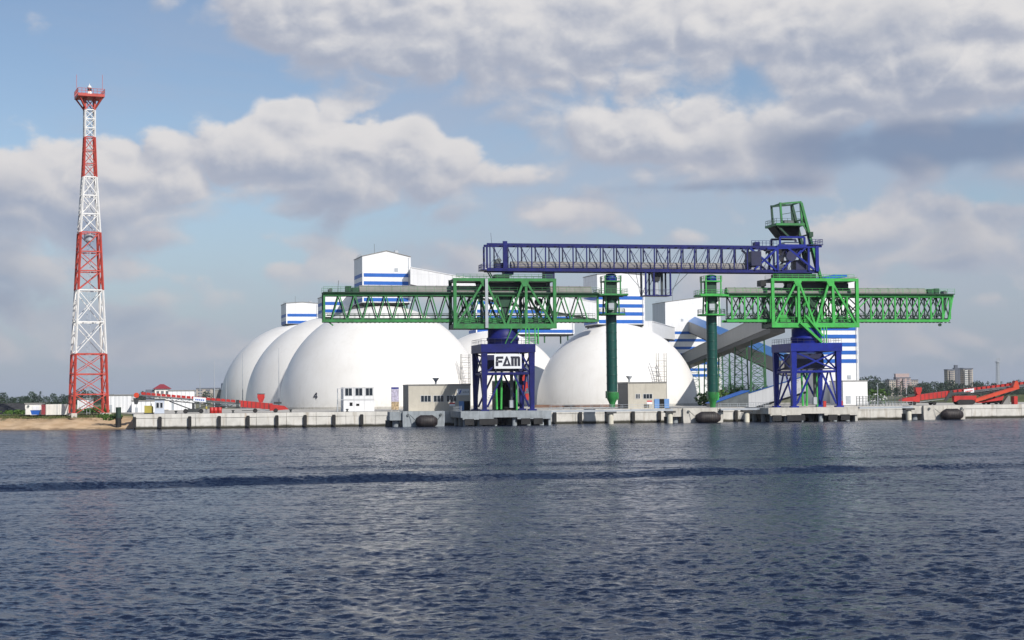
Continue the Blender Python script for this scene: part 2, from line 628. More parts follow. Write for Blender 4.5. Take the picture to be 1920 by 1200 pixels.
def mat_ground():
    m = bpy.data.materials.new('ground')
    m.use_nodes = True
    t = m.node_tree
    b = NB(t)
    p = t.nodes['Principled BSDF']
    co = b.new('ShaderNodeNewGeometry').outputs['Position']
    c = b.mix(b.ramp(b.noise(co, .05, 6.0, .6), .38, .62), (.07, .095, .03), (.17, .15, .085))
    c = b.mix(b.mul(b.ramp(b.noise(co, .5, 6.0, .7), .45, .7), .6), c, (.26, .22, .15))
    t.links.new(c, p.inputs['Base Color'])
    p.inputs['Roughness'].default_value = .95
    MAT['ground'] = m
    m = bpy.data.materials.new('sand')
    m.use_nodes = True
    t = m.node_tree
    b = NB(t)
    p = t.nodes['Principled BSDF']
    co = b.new('ShaderNodeNewGeometry').outputs['Position']
    x, y, z = b.sep(co)
    n = b.noise(co, .35, 6.0, .65)
    c = b.mix(b.ramp(n, .3, .7), (.40, .27, .15), (.55, .40, .25))
    c = b.mix(b.ramp(b.add(z, b.mul(b.sub(n, .5), 1.6)), .05, .45, 1.0, 0.0), c, (.22, .15, .085))
    gz = b.add(z, b.mul(b.sub(b.noise(co, .25, 5.0, .65), .5), 3.4))
    c = b.mix(b.ramp(gz, 2.0, 2.7), c, (.115, .115, .04))
    t.links.new(c, p.inputs['Base Color'])
    p.inputs['Roughness'].default_value = .95
    MAT['sand'] = m


def mat_water():
    m = bpy.data.materials.new('water')
    m.use_nodes = True
    t = m.node_tree
    b = NB(t)
    p = t.nodes['Principled BSDF']
    co = b.new('ShaderNodeNewGeometry').outputs['Position']

    def mapped(s, rot=0.0):
        mp = b.new('ShaderNodeMapping')
        mp.inputs['Scale'].default_value = s
        mp.inputs['Rotation'].default_value = (0, 0, rot)
        t.links.new(co, mp.inputs['Vector'])
        return mp.outputs[0]

    def slopes(v, sc, det, rough):
        n = b.new('ShaderNodeTexNoise', noise_dimensions='3D')
        t.links.new(v, n.inputs['Vector'])
        n.inputs['Scale'].default_value = sc
        n.inputs['Detail'].default_value = det
        n.inputs['Roughness'].default_value = rough
        return n.outputs['Color']
    # wave slopes taken straight from noise, so that far water stays as choppy as near water
    s1 = slopes(mapped((3.0, 4.3, 1), .12), 1.0, 4.0, .62)
    s2 = slopes(mapped((.22, .55, 1), -.1), 1.0, 2.0, .5)
    gust = b.ramp(b.noise(mapped((.010, .035, 1), .1), 1.0, 3.0, .55), .30, .70, .75, 1.25)

    def vm(op, x, y):
        n = b.new('ShaderNodeVectorMath', operation=op)
        for i, q in enumerate((x, y)):
            if isinstance(q, (tuple, bpy.types.NodeSocket)):
                b.put(n.inputs[i], q)
        return n
    v1 = vm('MULTIPLY', vm('SUBTRACT', s1, (.5, .5, .5)).outputs[0], (1.2, 1.5, 0)).outputs[0]
    v2 = vm('MULTIPLY', vm('SUBTRACT', s2, (.5, .5, .5)).outputs[0], (.25, .35, 0)).outputs[0]
    sm = vm('SCALE', vm('ADD', v1, v2).outputs[0], None)
    # beyond the finest wave mesh the unresolved chop is carried by the ripples alone
    far = b.ramp(b.sep(co)[1], 60.0, 230.0, 1.15, 2.1)
    b.put(sm.inputs['Scale'], b.mul(gust, far))
    geo = b.new('ShaderNodeNewGeometry').outputs['Normal']
    nn = vm('NORMALIZE', vm('ADD', sm.outputs[0], geo).outputs[0], None)
    t.links.new(nn.outputs[0], p.inputs['Normal'])
    p.inputs['Base Color'].default_value = (.007, .013, .033, 1)
    p.inputs['Roughness'].default_value = .18
    p.inputs['IOR'].default_value = 1.28
    p.inputs['Specular IOR Level'].default_value = .5
    MAT['water'] = m


mat_dome(); mat_quay(); mat_ground(); mat_water()

# ------------------------------------------------------------------ the setting
QA = R(11.5)
Q = Frame(0, 348, QA)            # the quay edge: u along it, v inland
QZ = 3.13                        # quay top above the water
U0 = Q.L(251, 790, 0).x          # left end of the quay
U1 = 330.0
GZ = 3.0


def build_water():
    """wind chop as real waves on a fan of quads, finest near the viewer; flat sheet beyond"""
    rg = np.random.default_rng(5)
    rows, cols = 1000, 400
    y0, y1 = 26.0, 430.0
    amax = R(25)
    yy = y0 * (y1 / y0) ** (np.arange(rows + 1) / rows)
    tt = np.tan(np.linspace(-amax, amax, cols + 1))
    Yg, Tg = np.meshgrid(yy, tt, indexing='ij')
    Xg = Yg * Tg
    cell = Yg * max(math.log(y1 / y0) / rows, 2 * amax / cols * .55)
    Zg = np.zeros_like(Xg); DX = np.zeros_like(Xg); DY = np.zeros_like(Xg)
    gust = 1 + .28 * np.sin(Xg * .021 + Yg * .045 + 1.0) * np.sin(-Xg * .013 + Yg * .083) + .15 * np.sin(Xg * .05 - Yg * .11)
    for i in range(64):
        lam = .40 * (2.2 / .40) ** rg.random() if i < 56 else rg.uniform(3.5, 10)
        th = rg.normal(0, .70) + R(72)              # travel direction
        k = 2 * math.pi / lam
        slope = .034 if lam < .9 else (.016 if lam < 3 else .007)
        A = slope / k
        att = np.clip((lam / cell - 1.8) / 2.4, 0, 1)
        ph = k * (Xg * math.cos(th) + Yg * math.sin(th)) + rg.uniform(0, 6.28)
        c = np.cos(ph) * att * A * gust
        sn = np.sin(ph) * att * A * gust
        Zg += c
        DX -= .8 * sn * math.cos(th); DY -= .8 * sn * math.sin(th)
    # wash of a passing boat: long low ridges crossing the basin
    dv = np.array([78.2, 22.0]); dv /= np.linalg.norm(dv)
    K = (Xg + 35.5) * -dv[1] + (Yg - 112) * dv[0] + 1.3 * np.sin(Xg * .07) + .5 * np.sin(Xg * .23 + 1)
    wash = (.30 + .12 * np.sin(Xg * .19) * np.sin(Xg * .37 + 2)) * np.exp(-(K / 1.3) ** 2) - .25 * np.exp(-((K + 3.0) / 1.8) ** 2) + .10 * np.exp(-((K - 9) / 2.0) ** 2) + .22 * np.exp(-((K - 19) / 1.8) ** 2) + .07 * np.exp(-((K + 11) / 2.0) ** 2)
    wash *= .95 + .2 * np.sin(Xg * .11 + .6) * np.sin(Xg * .043)
    Zg += wash
    edge = np.clip((amax - np.abs(np.arctan(Tg))) / R(1.0), 0, 1) * np.clip((Yg - y0) / 2, 0, 1) * np.clip((y1 - Yg) / 20, 0, 1)
    Zg *= edge; DX *= edge; DY *= edge
    co = np.stack([Xg + DX, Yg + DY, Zg], -1).reshape(-1, 3)
    w = cols + 1
    idx = (np.arange(rows)[:, None] * w + np.arange(cols)[None, :]).reshape(-1)
    quads = np.stack([idx, idx + 1, idx + w + 1, idx + w], -1)
    n = len(co)
    ex = np.array([(-4000, -4000, 0), (4000, -4000, 0), (4000, y1, 0), (-4000, y1, 0)], float)
    co = np.vstack([co, ex])
    bl, br, tl, tr = 0, cols, rows * w, rows * w + cols
    skirt = np.array([(n, n + 1, br, bl), (n + 1, n + 2, tr, br), (n + 3, n, bl, tl)])
    quads = np.vstack([quads, skirt]).astype(np.int32)
    me = bpy.data.meshes.new('water')
    me.vertices.add(len(co)); me.vertices.foreach_set('co', co.reshape(-1))
    me.loops.add(quads.size); me.loops.foreach_set('vertex_index', quads.reshape(-1))
    me.polygons.add(len(quads))
    me.polygons.foreach_set('loop_start', np.arange(0, quads.size, 4, dtype=np.int32))
    me.polygons.foreach_set('use_smooth', np.ones(len(quads), bool))
    me.update(calc_edges=True)
    me.materials.append(MAT['water'])
    o = bpy.data.objects.new('water', me)
    col.objects.link(o)
    tag(o, None, None, None, 'structure')


build_water()


def build_ground():
    # inland sheet behind the quay edge and the beach, to the horizon
    pts = [Q.w(U0 + .3, 13.0), Q.w(4600, 13.0)]
    pts = [(p.x, p.y) for p in pts]
    left = Q.w(U0 - .2, 13.0)
    mb = MB()
    vs = [(-4900, 358, GZ), (left.x, 358, GZ), (pts[0][0], pts[0][1], GZ), (pts[1][0], pts[1][1], GZ), (4900, 1330, GZ), (4900, 6900, GZ), (-4900, 6900, GZ)]
    mb._add(vs, [(0, 1, 2, 3, 4, 5, 6)])
    tag(mb.build('ground', 'ground'), None, kind='structure')
    # beach
    xl = -900.0
    xr = left.x + 3.2
    cols, rows = 360, 26
    vs = []
    rnd = random.Random(3)
    ph = [rnd.uniform(0, 6) for _ in range(8)]
    for r in range(rows + 1):
        v = r / rows
        for c in range(cols + 1):
            t = (c / cols) ** .35
            x = xl + (xr - xl) * t
            front = 332 + 1.8 * math.sin(x * .05 + ph[0]) + .8 * math.sin(x * .17 + ph[1])
            y = front + (360 - front) * v
            z = -.6 + 3.55 * (1 - (1 - v) ** 1.55)
            z += (.22 * math.sin(x * .4 + v * 5 + ph[2]) * math.sin(x * .13 + v * 9) + .12 * math.sin(x * 1.1 + ph[3])) * math.sin(math.pi * v)
            vs.append((x, y, z))
    w = cols + 1
    fs = [(r * w + c, r * w + c + 1, (r + 1) * w + c + 1, (r + 1) * w + c) for r in range(rows) for c in range(cols)]
    mb = MB(); mb._add(vs, fs, True)
    tag(mb.build('beach', 'sand'), None, kind='structure')


build_ground()


def build_quay():
    root = empty('quay', Q.w(0, 0), QA)
    root['kind'] = 'structure'
    MB().box(U0 + .05, U1, .45, 14, 2.2, QZ - .02).build('deck_slab', 'concrete_deck', root)
    MB().box(U0 + .05, U1, .30, 13.9, -3, 2.2).build('core', 'concrete_dark', root)
    step = 6.27
    n = int((U1 - U0) / step)
    meshes = {}
    for k in range(n):
        u = U0 + k * step
        if 'p' not in meshes:
            mb = MB().box(.035, step - .035, -.02, .30, -2.5, 2.25)
            meshes['p'] = mb.mesh('panel'); meshes['p'].materials.append(MAT['quay_concrete'])
            mb = MB().box(.02, step - .02, -.12, .62, 2.27, QZ)
            meshes['c'] = mb.mesh('coping'); meshes['c'].materials.append(MAT['quay_concrete'])
        for nm, key in (('panel', 'p'), ('coping', 'c')):
            o = bpy.data.objects.new(nm, meshes[key])
            col.objects.link(o)
            o.parent = root
            o.location = (u, random.uniform(-.02, .02), random.uniform(-.015, .015) if key == 'c' else 0)
    MB().box(U0 - .14, U0 + .02, -.1, 13.8, -2.5, QZ - .03).build('end_wall', 'concrete_grey_shade', root)  # end face toned darker grey to carry its shade
    return root


quay = build_quay()


def yard():
    pts = [Q.w(U0 + .3, 13.5), Q.w(190, 13.5), Q.w(190, 190), Q.w(U0 - 20, 190)]
    mb = MB(); mb._add([(p.x, p.y, GZ + .03) for p in pts], [(0, 1, 2, 3)])
    tag(mb.build('yard', 'concrete_deck'), None, kind='structure')


yard()


def build_fenders():
    pxs = [252, 300, 355.7, 411, 465, 519, 572, 626, 678, 730]
    mid = [1040, 1088, 1139, 1187, 1236, 1380]
    us = [Q.L(p, 790, -.2).x for p in pxs] + [Q.L(p, 785, -.2).x for p in mid]
    me = MB().prism([(-.36, .55), (-.26, .28), (.26, .28), (.36, .55), (.36, 2.35), (.26, 2.6), (-.26, 2.6), (-.36, 2.35)], -.55, -.125).mesh('fender')
    me.materials.append(MAT['rubber'])
    for i, u in enumerate(us):
        o = bpy.data.objects.new('rubber_fender', me)
        col.objects.link(o)
        o.location = Q.w(u, 0)
        o.rotation_euler = (0, 0, QA)
        if i == 0:
            lab = 'black rubber fender at the very left corner of the quay wall'
        elif i < 10:
            lab = 'black rubber fender on the left quay wall, %s from its left end' % ORD[i]
        elif i < 15:
            lab = 'black rubber fender on the middle quay wall, %s right of the sign portal' % ORD[i - 10]
        else:
            lab = 'lone black rubber fender on the quay wall between foam fender and right portal'
        tag(o, lab, 'fender', 'rubber fenders along the quay wall')


build_fenders()


def dolphin(px0, px1, pyt, fpx0, fpx1, m, label, flabel, vfront=-11.0, flip=False):
    """mooring dolphin block with a big foam fender chained to its face"""
    p0 = Q.L(px0, pyt, vfront); p1 = Q.L(px1, pyt, vfront)
    w = p1.x - p0.x
    root = empty('mooring_dolphin', Q.w(p0.x, vfront), QA, label, 'dolphin', 'mooring dolphins before the quay')
    zt = QZ + .05
    MB().prism([(0.22 * w, -2.5), (w * .97, -2.5), (w, 1.1), (w, zt), (0.2 * w, zt), (.2 * w, 1.0)], 0, 4.5).build('block', m, root)
    MB().box(-.4, .2 * w - .02, .6, 4.6, 1.35, zt - .05).build('side_block', m, root)
    MB().tube((.1 * w, 2.2, -2.5), (.1 * w, 2.2, 1.35), .75, n=14).build('pile', 'concrete_grey_shade', root)
    MB().tube((-.02 * w, 3.6, -2.5), (-.02 * w, 3.6, 1.35), .75, n=14).build('pile', 'concrete_dark', root)
    MB().box(.35 * w, .42 * w, 4.5, 11.2, 2.6, zt - .2).build('gangway', 'steel_grey', root)
    mb = MB()
    for s in (.3, .92):
        mb.tube((w * s, -.25, 2.45), (w * s, 0, 2.45), .28, n=8)
    mb.build('chain_eye', 'steel_dark', root)
    # fender
    f0 = Q.L(fpx0, pyt + 15, vfront - 1.2).x - p0.x
    f1 = Q.L(fpx1, pyt + 15, vfront - 1.2).x - p0.x
    fo = empty('foam_fender', root.matrix_basis @ Vector(((f0 + f1) / 2, -1.35, 1.05)), QA, flabel, 'fender', 'foam fenders chained to the dolphins')
    L = (f1 - f0) / 2
    mb = MB()
    prof = [(.35, -L), (.7, -L * .97), (1.25, -L * .62), (1.32, -L * .55), (1.32, L * .55), (1.25, L * .62), (.7, L * .97), (.35, L)]
    tmp = MB().lathe(prof, 18)
    mb._add([(z, y, x) for x, y, z in tmp.v], [tuple(reversed(f)) for f in tmp.f], True)
    b = mb.build('fender_body', 'foam_fender', fo)
    net = MB()
    for k in range(-3, 4):
        u = k * L * .16
        t2 = MB().lathe([(1.34, -.05), (1.40, 0), (1.34, .05)], 18)
        net._add([(z + u, y, x) for x, y, z in t2.v], [tuple(reversed(f)) for f in t2.f[:-1]], True)
    net.build('chain_net', 'rubber', fo)
    for s in (-1, 1):
        beam('chain', fo, (s * L * .95, 0, .1), (s * (L + 1.0), 1.1, 1.4), .09, .09, 'steel_dark')
    return root


dolphin(735, 834, 773, 779, 820, 'concrete_grey_shade', 'shade-toned concrete mooring dolphin left of the sign portal, black foam fender on it', 'black foam fender on the shade-toned dolphin left of the sign portal')  # darker concrete tone stands in for shade on this dolphin
dolphin(1262, 1356, 766, 1304, 1350, 'concrete', 'cream concrete mooring dolphin below the right loader\'s dark green chute', 'brown foam fender below the right loader\'s dark green chute', -8.0)
dolphin(1712, 1810, 759, 1764, 1804, 'concrete', 'cream concrete mooring dolphin at the red conveyors, far right', 'brown foam fender below the red conveyors at the far right', -8.0)


def platform(px0, px1, m, label):
    vf, vb = -14.0, -.35
    p0 = Q.L(px0, 775, vf); p1 = Q.L(px1, 775, vf)
    w = p1.x - p0.x
    root = empty('loader_pier', Q.w(p0.x, vf), QA, label, 'pier', 'loader piers in the water')
    zt = QZ - .05
    d = vb - vf
    MB().box(0, w, 0, d, 1.75, zt).build('deck', m, root)
    MB().box(.02 * w, .36 * w, -.06, .5, 1.35, 1.73).build('edge_beam', m, root)
    MB().box(.62 * w, .995 * w, -.06, .5, 1.35, 1.73).build('edge_beam', m, root)
    MB().box(w * .97, w * .998, .2, d - 1, -2.5, 1.74).build('end_wall', m, root)
    for v in (1.2, 6.5, 12):
        for k in range(6):
            s = (.06, .22, .38, .60, .76, .90)[k]
            MB().tube((w * s, v, -3), (w * s, v, 1.74), .55, n=12).build('pile', 'concrete_grey_shade', root)
    for k, s in enumerate((.04, .2, .30, .66, .8)):
        MB().box(w * s, w * (s + .10), -.30, -.07, .25, 1.5).build('fender_pad', 'rubber', root)
    rl = railing(MB(), [(.2, .3, zt), (.2, d - .5, zt)]); rl.build('railing', 'steel_grey', root)
    return root


pier1 = platform(864, 1034, 'concrete_grey_shade', 'shade-toned concrete pier on dark piles under the sign portal')  # shade over the left pier is put into its concrete tone
pier2 = platform(1441, 1609, 'concrete', 'rust stained cream concrete pier under the right blue portal')


def walkway(pa, pb, piles, label, v0=-9.0):
    a = Q.L(pa, 772, v0).x; c = Q.L(pb, 772, v0).x
    root = empty('access_walkway', Q.w(a, v0), QA, label, 'walkway')
    w = c - a
    MB().box(0, w, 0, 1.6, QZ - .5, QZ - .1).build('deck', 'steel_grey', root)
    for v in (.1, 1.5):
        rl = railing(MB(), [(0, v, QZ - .1), (w, v, QZ - .1)], 1.05, .05, 2.2)
        rl.build('railing', 'steel_grey', root)
    for p in piles:
        u = Q.L(p, 790, v0 + .8).x - a
        MB().tube((u, .8, -3), (u, .8, QZ - .9), .62, .62, 16).build('pile', 'pile_cream', root)
        MB().box(u - 1.1, u + 1.1, -.1, 1.7, QZ - .9, QZ - .51).build('pile_cap', 'concrete_dark', root)
    return root


walkway(1034, 1262, (1145, 1256), 'grey steel walkway on two cream piles between the sign portal and middle dolphin')
walkway(1352, 1440, (1400,), 'short grey walkway from the middle dolphin to the right portal pier')
walkway(1612, 1712, (1704,), 'grey railed walkway between the right portal pier and the far right dolphin')

# ------------------------------------------------------------------ domes
DOMES = {}


def dome(key, X, Y, r, label, head_r=4.0):
    root = empty('storage_dome', (X, Y, GZ), 0, label, 'dome', 'white storage domes')
    prof = []
    n = 40
    for i in range(n + 1):
        t = math.pi / 2 * i / n
        prof.append((max(.02, r * math.cos(t)), r * math.sin(t) * 1.0 + .6))
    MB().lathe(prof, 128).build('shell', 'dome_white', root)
    MB().lathe([(r + .35, 0), (r + .35, .6), (r - .6, .62)], 96, smooth=False).build('base_ring', 'concrete', root)
    DOMES[key] = (root, X, Y, r)
    return root


def dome_at(key, px, Y, r, label):
    return dome(key, (px - 960) / F * Y, Y, r, label)


d4 = dome_at('4', 714, 474, 29.9, 'large white storage dome with the number four on its side')
dome_at('B', 629, 535, 29.9, 'middle one of the three overlapping white domes at the left')
dome_at('A', 567, 596, 30.5, 'rearmost white dome, leftmost of the three overlapping ones')
dome_at('R', 1155, 481, 24.1, 'white storage dome behind the left loader\'s dark green chute')
dome_at('C', 922, 532, 24.4, 'cream white dome mostly hidden behind the sign portal')


def on_dome(key, px, py, lift=0.0):
    root, X, Y, r = DOMES[key]
    c = Vector((X, Y, GZ + .6))
    d = ray(px, py).normalized()
    oc = CAM - c
    bq = oc.dot(d)
    disc = bq * bq - (oc.dot(oc) - (r + lift) ** 2)
    t = -bq - math.sqrt(max(0, disc))
    p = CAM + d * t
    return p - root.location, (p - c).normalized()


def dome_number():
    p, n = on_dome('4', 591.5, 742, .06)
    root = DOMES['4'][0]
    polys = [[(.12, -.9), (.46, -.9), (.46, .9), (.12, .9)], [(-.75, -.5), (.12, -.5), (.12, -.2), (-.75, -.2)], [(.46, -.5), (.75, -.5), (.75, -.2), (.46, -.2)],
             [(-.75, -.2), (-.38, -.2), (.12, .45), (.12, .9)]]
    mb = MB()
    for q in polys:
        mb.prism([(x * .95, z * .95) for x, z in q], -.04, .3)
    o = mb.build('painted_number', 'sign_ink', root)
    o.location = p
    o.rotation_euler = Matrix((( -n.y, n.x, 0), (-n.x, -n.y, 0), (0, 0, 1))).transposed().to_euler() if False else (-math.asin(n.z), 0, math.atan2(n.x, -n.y))


dome_number()


def caged_ladder(key, px, py0, py1, label):
    root = DOMES[key][0]
    mb = MB()
    a, na = on_dome(key, px, py1, .2)
    b_, nb = on_dome(key, px, py0, .2)
    # straight pale stair tower standing free in front of the shell
    base = Vector((a.x, a.y - 2.0, 0)) + root.location
    hgt = b_.z + .5
    t = empty('stair_tower', base, R(14), label, 'stairs', 'pale stair towers on the domes')
    w = 1.2
    for sx in (-w, w):
        for sy in (-.9, .9):
            beam('post', t, (sx, sy, 0), (sx, sy, hgt + .9), .15, .15, 'hood_grey')
    z = .9
    while z < hgt + .1:
        m = MB()
        for y in (-.9, .9):
            m.bar((-w, y, z), (w, y, z), .09)
        m.bar((-w, -.9, z - 1.3), (w, -.9, z), .05)
        m.bar((-w, -.9, z + .6), (w, -.9, z + .6), .05)
        m.build('landing', 'hood_grey', t)
        z += 1.5
    return t


caged_ladder('R', 1239, 672, 712, 'pale lattice stair tower against the right white dome')
caged_ladder('4', 873, 674, 718, 'pale lattice stair tower against the dome beside the sign portal')

# ------------------------------------------------------------------ plant buildings
GA = R(16)


def stripes_on(root, w, d, zs, th, inset=.35, left=True, x0=0.0):
    for z in zs:
        MB().box(x0 + inset, w - inset, -.05, .02, z - th / 2, z + th / 2).build('stripe', 'stripe_blue', root)
        if left:
            MB().box(-.05, .02, inset, d - inset, z - th / 2, z + th / 2).build('stripe', 'stripe_blue', root)


def tower_house(name, px0, px1, Y, py_eave, py_ridge, py_bot, depth, stripes, label, cat='building', ang=GA, sh=1.05, gable=True, ridge_pos=.5, pys_top_right=None, legs=None, vent=None):
    fl = pix(px0, py_bot, Y)
    fr = Frame(fl.x, fl.y, ang)
    w = fr.L(px1, py_bot).x
    z0 = fr.L(px0, py_bot).z
    pm = (px0 + px1) / 2
    ze = fr.L(px0, py_eave).z
    zr = fr.L(px0 + (px1 - px0) * ridge_pos, py_ridge).z
    root = empty(name, (fl.x, fl.y, max(GZ, z0)), ang, label, cat)
    off = max(GZ, z0)
    z0 -= off; ze -= off; zr -= off
    z0 = min(0.0, z0)
    rp = ridge_pos * w
    poly = [(0, z0), (w, z0), (w, ze), (rp, zr), (0, ze)] if ridge_pos < .97 else [(0, z0), (w, z0), (w, zr), (0, ze)]
    MB().prism(poly, 0, depth).build('walls', 'cladding_white', root)
    # thin roof sheets, a touch wider than the walls
    rf = MB()
    pts = [(-.15, ze + .03), (rp, zr + .03), (w + .15, ze + .03)] if ridge_pos < .97 else [(-.15, ze + .03), (w + .15, zr + .03)]
    for (xa, za), (xb, zb) in zip(pts[:-1], pts[1:]):
        rf.prism([(xa, za), (xb, zb), (xb, zb + .22), (xa, za + .22)], -.15, depth + .15)
    rf.build('roof', 'cladding_grey', root)
    zs = [fr.L(pm, py).z - off for py in stripes]
    stripes_on(root, w, depth, zs, sh)
    MB().box(-.08, .14, -.08, .14, z0, ze - .05).build('corner_trim', 'cladding_white', root)
    MB().box(w - .14, w + .08, -.08, .14, z0, (ze if ridge_pos < .97 else zr) - .05).build('corner_trim', 'cladding_white', root)
    rr = random.Random(int(px0))
    gr = MB()
    railing(gr, [(.3, depth * .25, ze + .1), (.3, depth * .8, ze + .1)], .9, .05, 1.5)
    gr.build('roof_railing', 'steel_grey', root)
    xa = w * rr.uniform(.2, .4)
    beam('aerial', root, (xa, depth * .4, ze), (xa, depth * .4, max(ze, zr) + 2.6), .09, .09, 'steel_dark')
    xv = w * rr.uniform(.6, .8)
    MB().box(xv, xv + 1.1, depth * .5, depth * .5 + 1.0, ze, max(ze, zr) + .9).build('roof_vent', 'steel_grey', root)
    beam('downpipe', root, (w - .6, -.1, z0 + .1), (w - .6, -.1, ze - .2), .13, .13, 'steel_grey')
    if vent:
        p = fr.L(vent[0], vent[1])
        MB().box(p.x - .5, p.x + .5, -.12, .0, p.z - off - .5, p.z - off + .5).build('vent', 'steel_grey', root)
    if legs:
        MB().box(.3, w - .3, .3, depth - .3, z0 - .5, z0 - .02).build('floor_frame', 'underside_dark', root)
        for sx in (.06, .3, .7, .94):
            for sy in (.1, .9):
                beam('leg', root, (w * sx, depth * sy, z0 - .4), (w * sx, depth * sy, z0 - legs), .4, .4, 'trestle_green')
    return root, fr, w, z0, ze, zr, off


H4 = tower_house('head_house', 680, 770, 466, 481, 471, 567, 13.5, (516, 531, 562), 'gabled white head house with blue stripes on top of the dome numbered four', legs=2.5, vent=(743, 506))
HB = tower_house('head_house', 608, 660, 527, 556, 552, 594, 13, (569, 583), 'white head house with blue stripes at the left tip of the green boom', legs=2.5)
HA = tower_house('head_house', 537, 597, 588, 569, 567, 607, 14, (591, 604), 'small white head house with blue stripes on the rearmost left dome', legs=3)
HR = tower_house('head_house', 1121, 1209, 475, 515, 512, 608, 13, (558.5, 573.5, 588.5, 603), 'white head house with four blue stripes on the dome behind the chute', legs=3)
HC = tower_house('head_house', 893, 1077, 536, 560, 556, 626, 10, (568, 584, 596, 621), 'white head house with blue stripes seen through the sign portal loader', legs=3)
T2 = tower_house('transfer_tower', 1250, 1353, 626, 567, 553, 757, 14, (624, 638, 652.5, 665, 681, 693, 704), 'tall white transfer tower with blue stripes behind the right loader\'s dark green chute', ridge_pos=1.0, vent=(1279, 600))
T3 = tower_house('transfer_tower', 1537, 1611, 432, 527, 521, 757, 15, (616, 631, 646, 661, 677), 'tall white transfer tower with blue stripes at the far right', ridge_pos=1.0, vent=(1592, 707))


def annex():
    fl = pix(1581, 755, 424)
    fr = Frame(fl.x, fl.y, GA)
    w = fr.L(1627, 755).x
    root = empty('low_annex', (fl.x, fl.y, GZ), GA, 'low plain white annex at the foot of the far right striped tower', 'building')
    z = fr.L(1600, 715).z - GZ
    MB().box(0, w, 0, 7.5, 0, z).build('walls', 'cladding_white', root)
    MB().box(-.15, w + .15, -.15, 7.65, z + .02, z + .25).build('roof', 'cladding_grey', root)
    # blue roof cap of the tower behind
    MB().box(.8, 2.2, -.06, .02, .3, 2.4).build('door', 'steel_grey', root)
    r3, f3, w3, z0, ze, zr, off = T3
    MB().prism([(w3 * .25, ze + .6), (w3 * .8, zr + .24), (w3 * .8, zr + .9), (w3 * .5, zr + .95), (w3 * .25, ze + 1.0)], 1, 13).build('roof_cap', 'stripe_blue', r3)


annex()


def gallery(name, pa, pb, half_w, h, label, side='cladding_white', roof='cladding_white', under='underside_dark', trestles=(), tm='trestle_green', uth=.5, gable=.0, seg=True):
    """enclosed conveyor gallery between two world points (floor centre line)"""
    pa = Vector(pa); pb = Vector(pb)
    mid = Vector((pa.x, pa.y, GZ))
    root = empty(name, mid, 0, label, 'conveyor gallery')
    a = pa - mid; c = pb - mid
    d = c - a
    hd = Vector((d.x, d.y, 0)).normalized()
    n = Vector((-hd.y, hd.x, 0)) * half_w
    up = Vector((0, 0, h))

    def hull(lo0, lo1, k, extra):
        vs = []
        for p in (a, c):
            for s, z in ((-k, lo0), (k, lo0), (k, lo1), (-k, lo1)):
                vs.append(p + n * s + Vector((0, 0, z)))
        return MB()._add(vs, [(0, 1, 2, 3), (7, 6, 5, 4), (0, 4, 5, 1), (1, 5, 6, 2), (2, 6, 7, 3), (3, 7, 4, 0)])
    hull(0, h, 1.0, 0).build('side_walls', side, root)
    vs = []
    for p in (a, c):
        vs += [p - n * 1.06 + up * 1.005, p + Vector((0, 0, h + gable + .02)), p + n * 1.06 + up * 1.005, p - n * 1.06 + up * 1.005 + Vector((0, 0, .2)), p + Vector((0, 0, h + gable + .24)), p + n * 1.06 + up * 1.005 + Vector((0, 0, .2))]
    MB()._add(vs, [(0, 1, 4, 3), (1, 2, 5, 4), (9, 10, 7, 6), (10, 11, 8, 7), (3, 4, 10, 9), (4, 5, 11, 10), (0, 6, 7, 1), (1, 7, 8, 2), (0, 3, 9, 6), (2, 8, 11, 5)]).build('roof', roof, root)
    hull(-uth, -.02, .92, 0).build('underframe', under, root)  # shade below the gallery put into a near black colour
    if trestles:
        for t in trestles:
            p = a.lerp(c, t)
            for s in (-.85, .85):
                top = p + n * s + Vector((0, 0, -uth))
                foot = Vector((top.x, top.y, 0)) + n * s * .25
                beam('trestle_leg', root, foot, top, .38, .38, tm)
            L = p.z - uth
            k = 0
            z = 1.0
            mb = MB()
            while z < L - 2:
                q0 = Vector((p.x, p.y, z)) + n * (.85 + .2 * (1 - z / L))
                q1 = Vector((p.x, p.y, z + 2.6)) - n * (.85 + .2 * (1 - z / L))
                q2 = Vector((p.x, p.y, z)) - n * (.85 + .2 * (1 - z / L))
                q3 = Vector((p.x, p.y, z + 2.6)) + n * (.85 + .2 * (1 - z / L))
                mb.bar(q0, q1, .14); mb.bar(q2, q3, .14); mb.bar(q0, q2, .16)
                z += 2.6
            if mb.v:
                mb.build('trestle_bracing', tm, root)
    return root


# head house to head house along the left row of domes
gallery('conveyor_gallery', pix(652, 594, 530), pix(676, 571, 481), 2.0, 4.6, 'grey gallery linking the left head houses above the domes')
gallery('conveyor_gallery', pix(770, 534, 468), pix(1122, 600, 470), 2.2, 4.9, 'long white gallery sloping down right from the gabled head house', trestles=())
gallery('conveyor_gallery', pix(1208, 632, 480), pix(1254, 637, 624), 2.4, 4.6, 'short white gallery joining the chute side dome to its transfer tower')
gallery('conveyor_gallery', pix(1303, 622, 628), pix(1480, 702, 470), 2.4, 4.0, 'gallery with bright blue roof sloping down right from the transfer tower', side='cladding_grey', roof='roof_blue', trestles=(.28, .5, .72), gable=1.7)
gallery('conveyor_gallery', pix(1262, 694, 690), pix(1458, 614, 400), 2.0, 4.0, 'long grey gallery rising to the right loader on green trestles', side='cladding_grey', roof='cladding_grey', trestles=(.12, .3, .48, .62, .76, .88), uth=1.3)
gallery('conveyor_gallery', pix(1406, 766, 388), pix(1512, 734, 384), 1.8, 3.6, 'low white gallery with blue roof edge behind the right blue portal', side='cladding_white', roof='stripe_blue', trestles=(.75,), uth=.4)


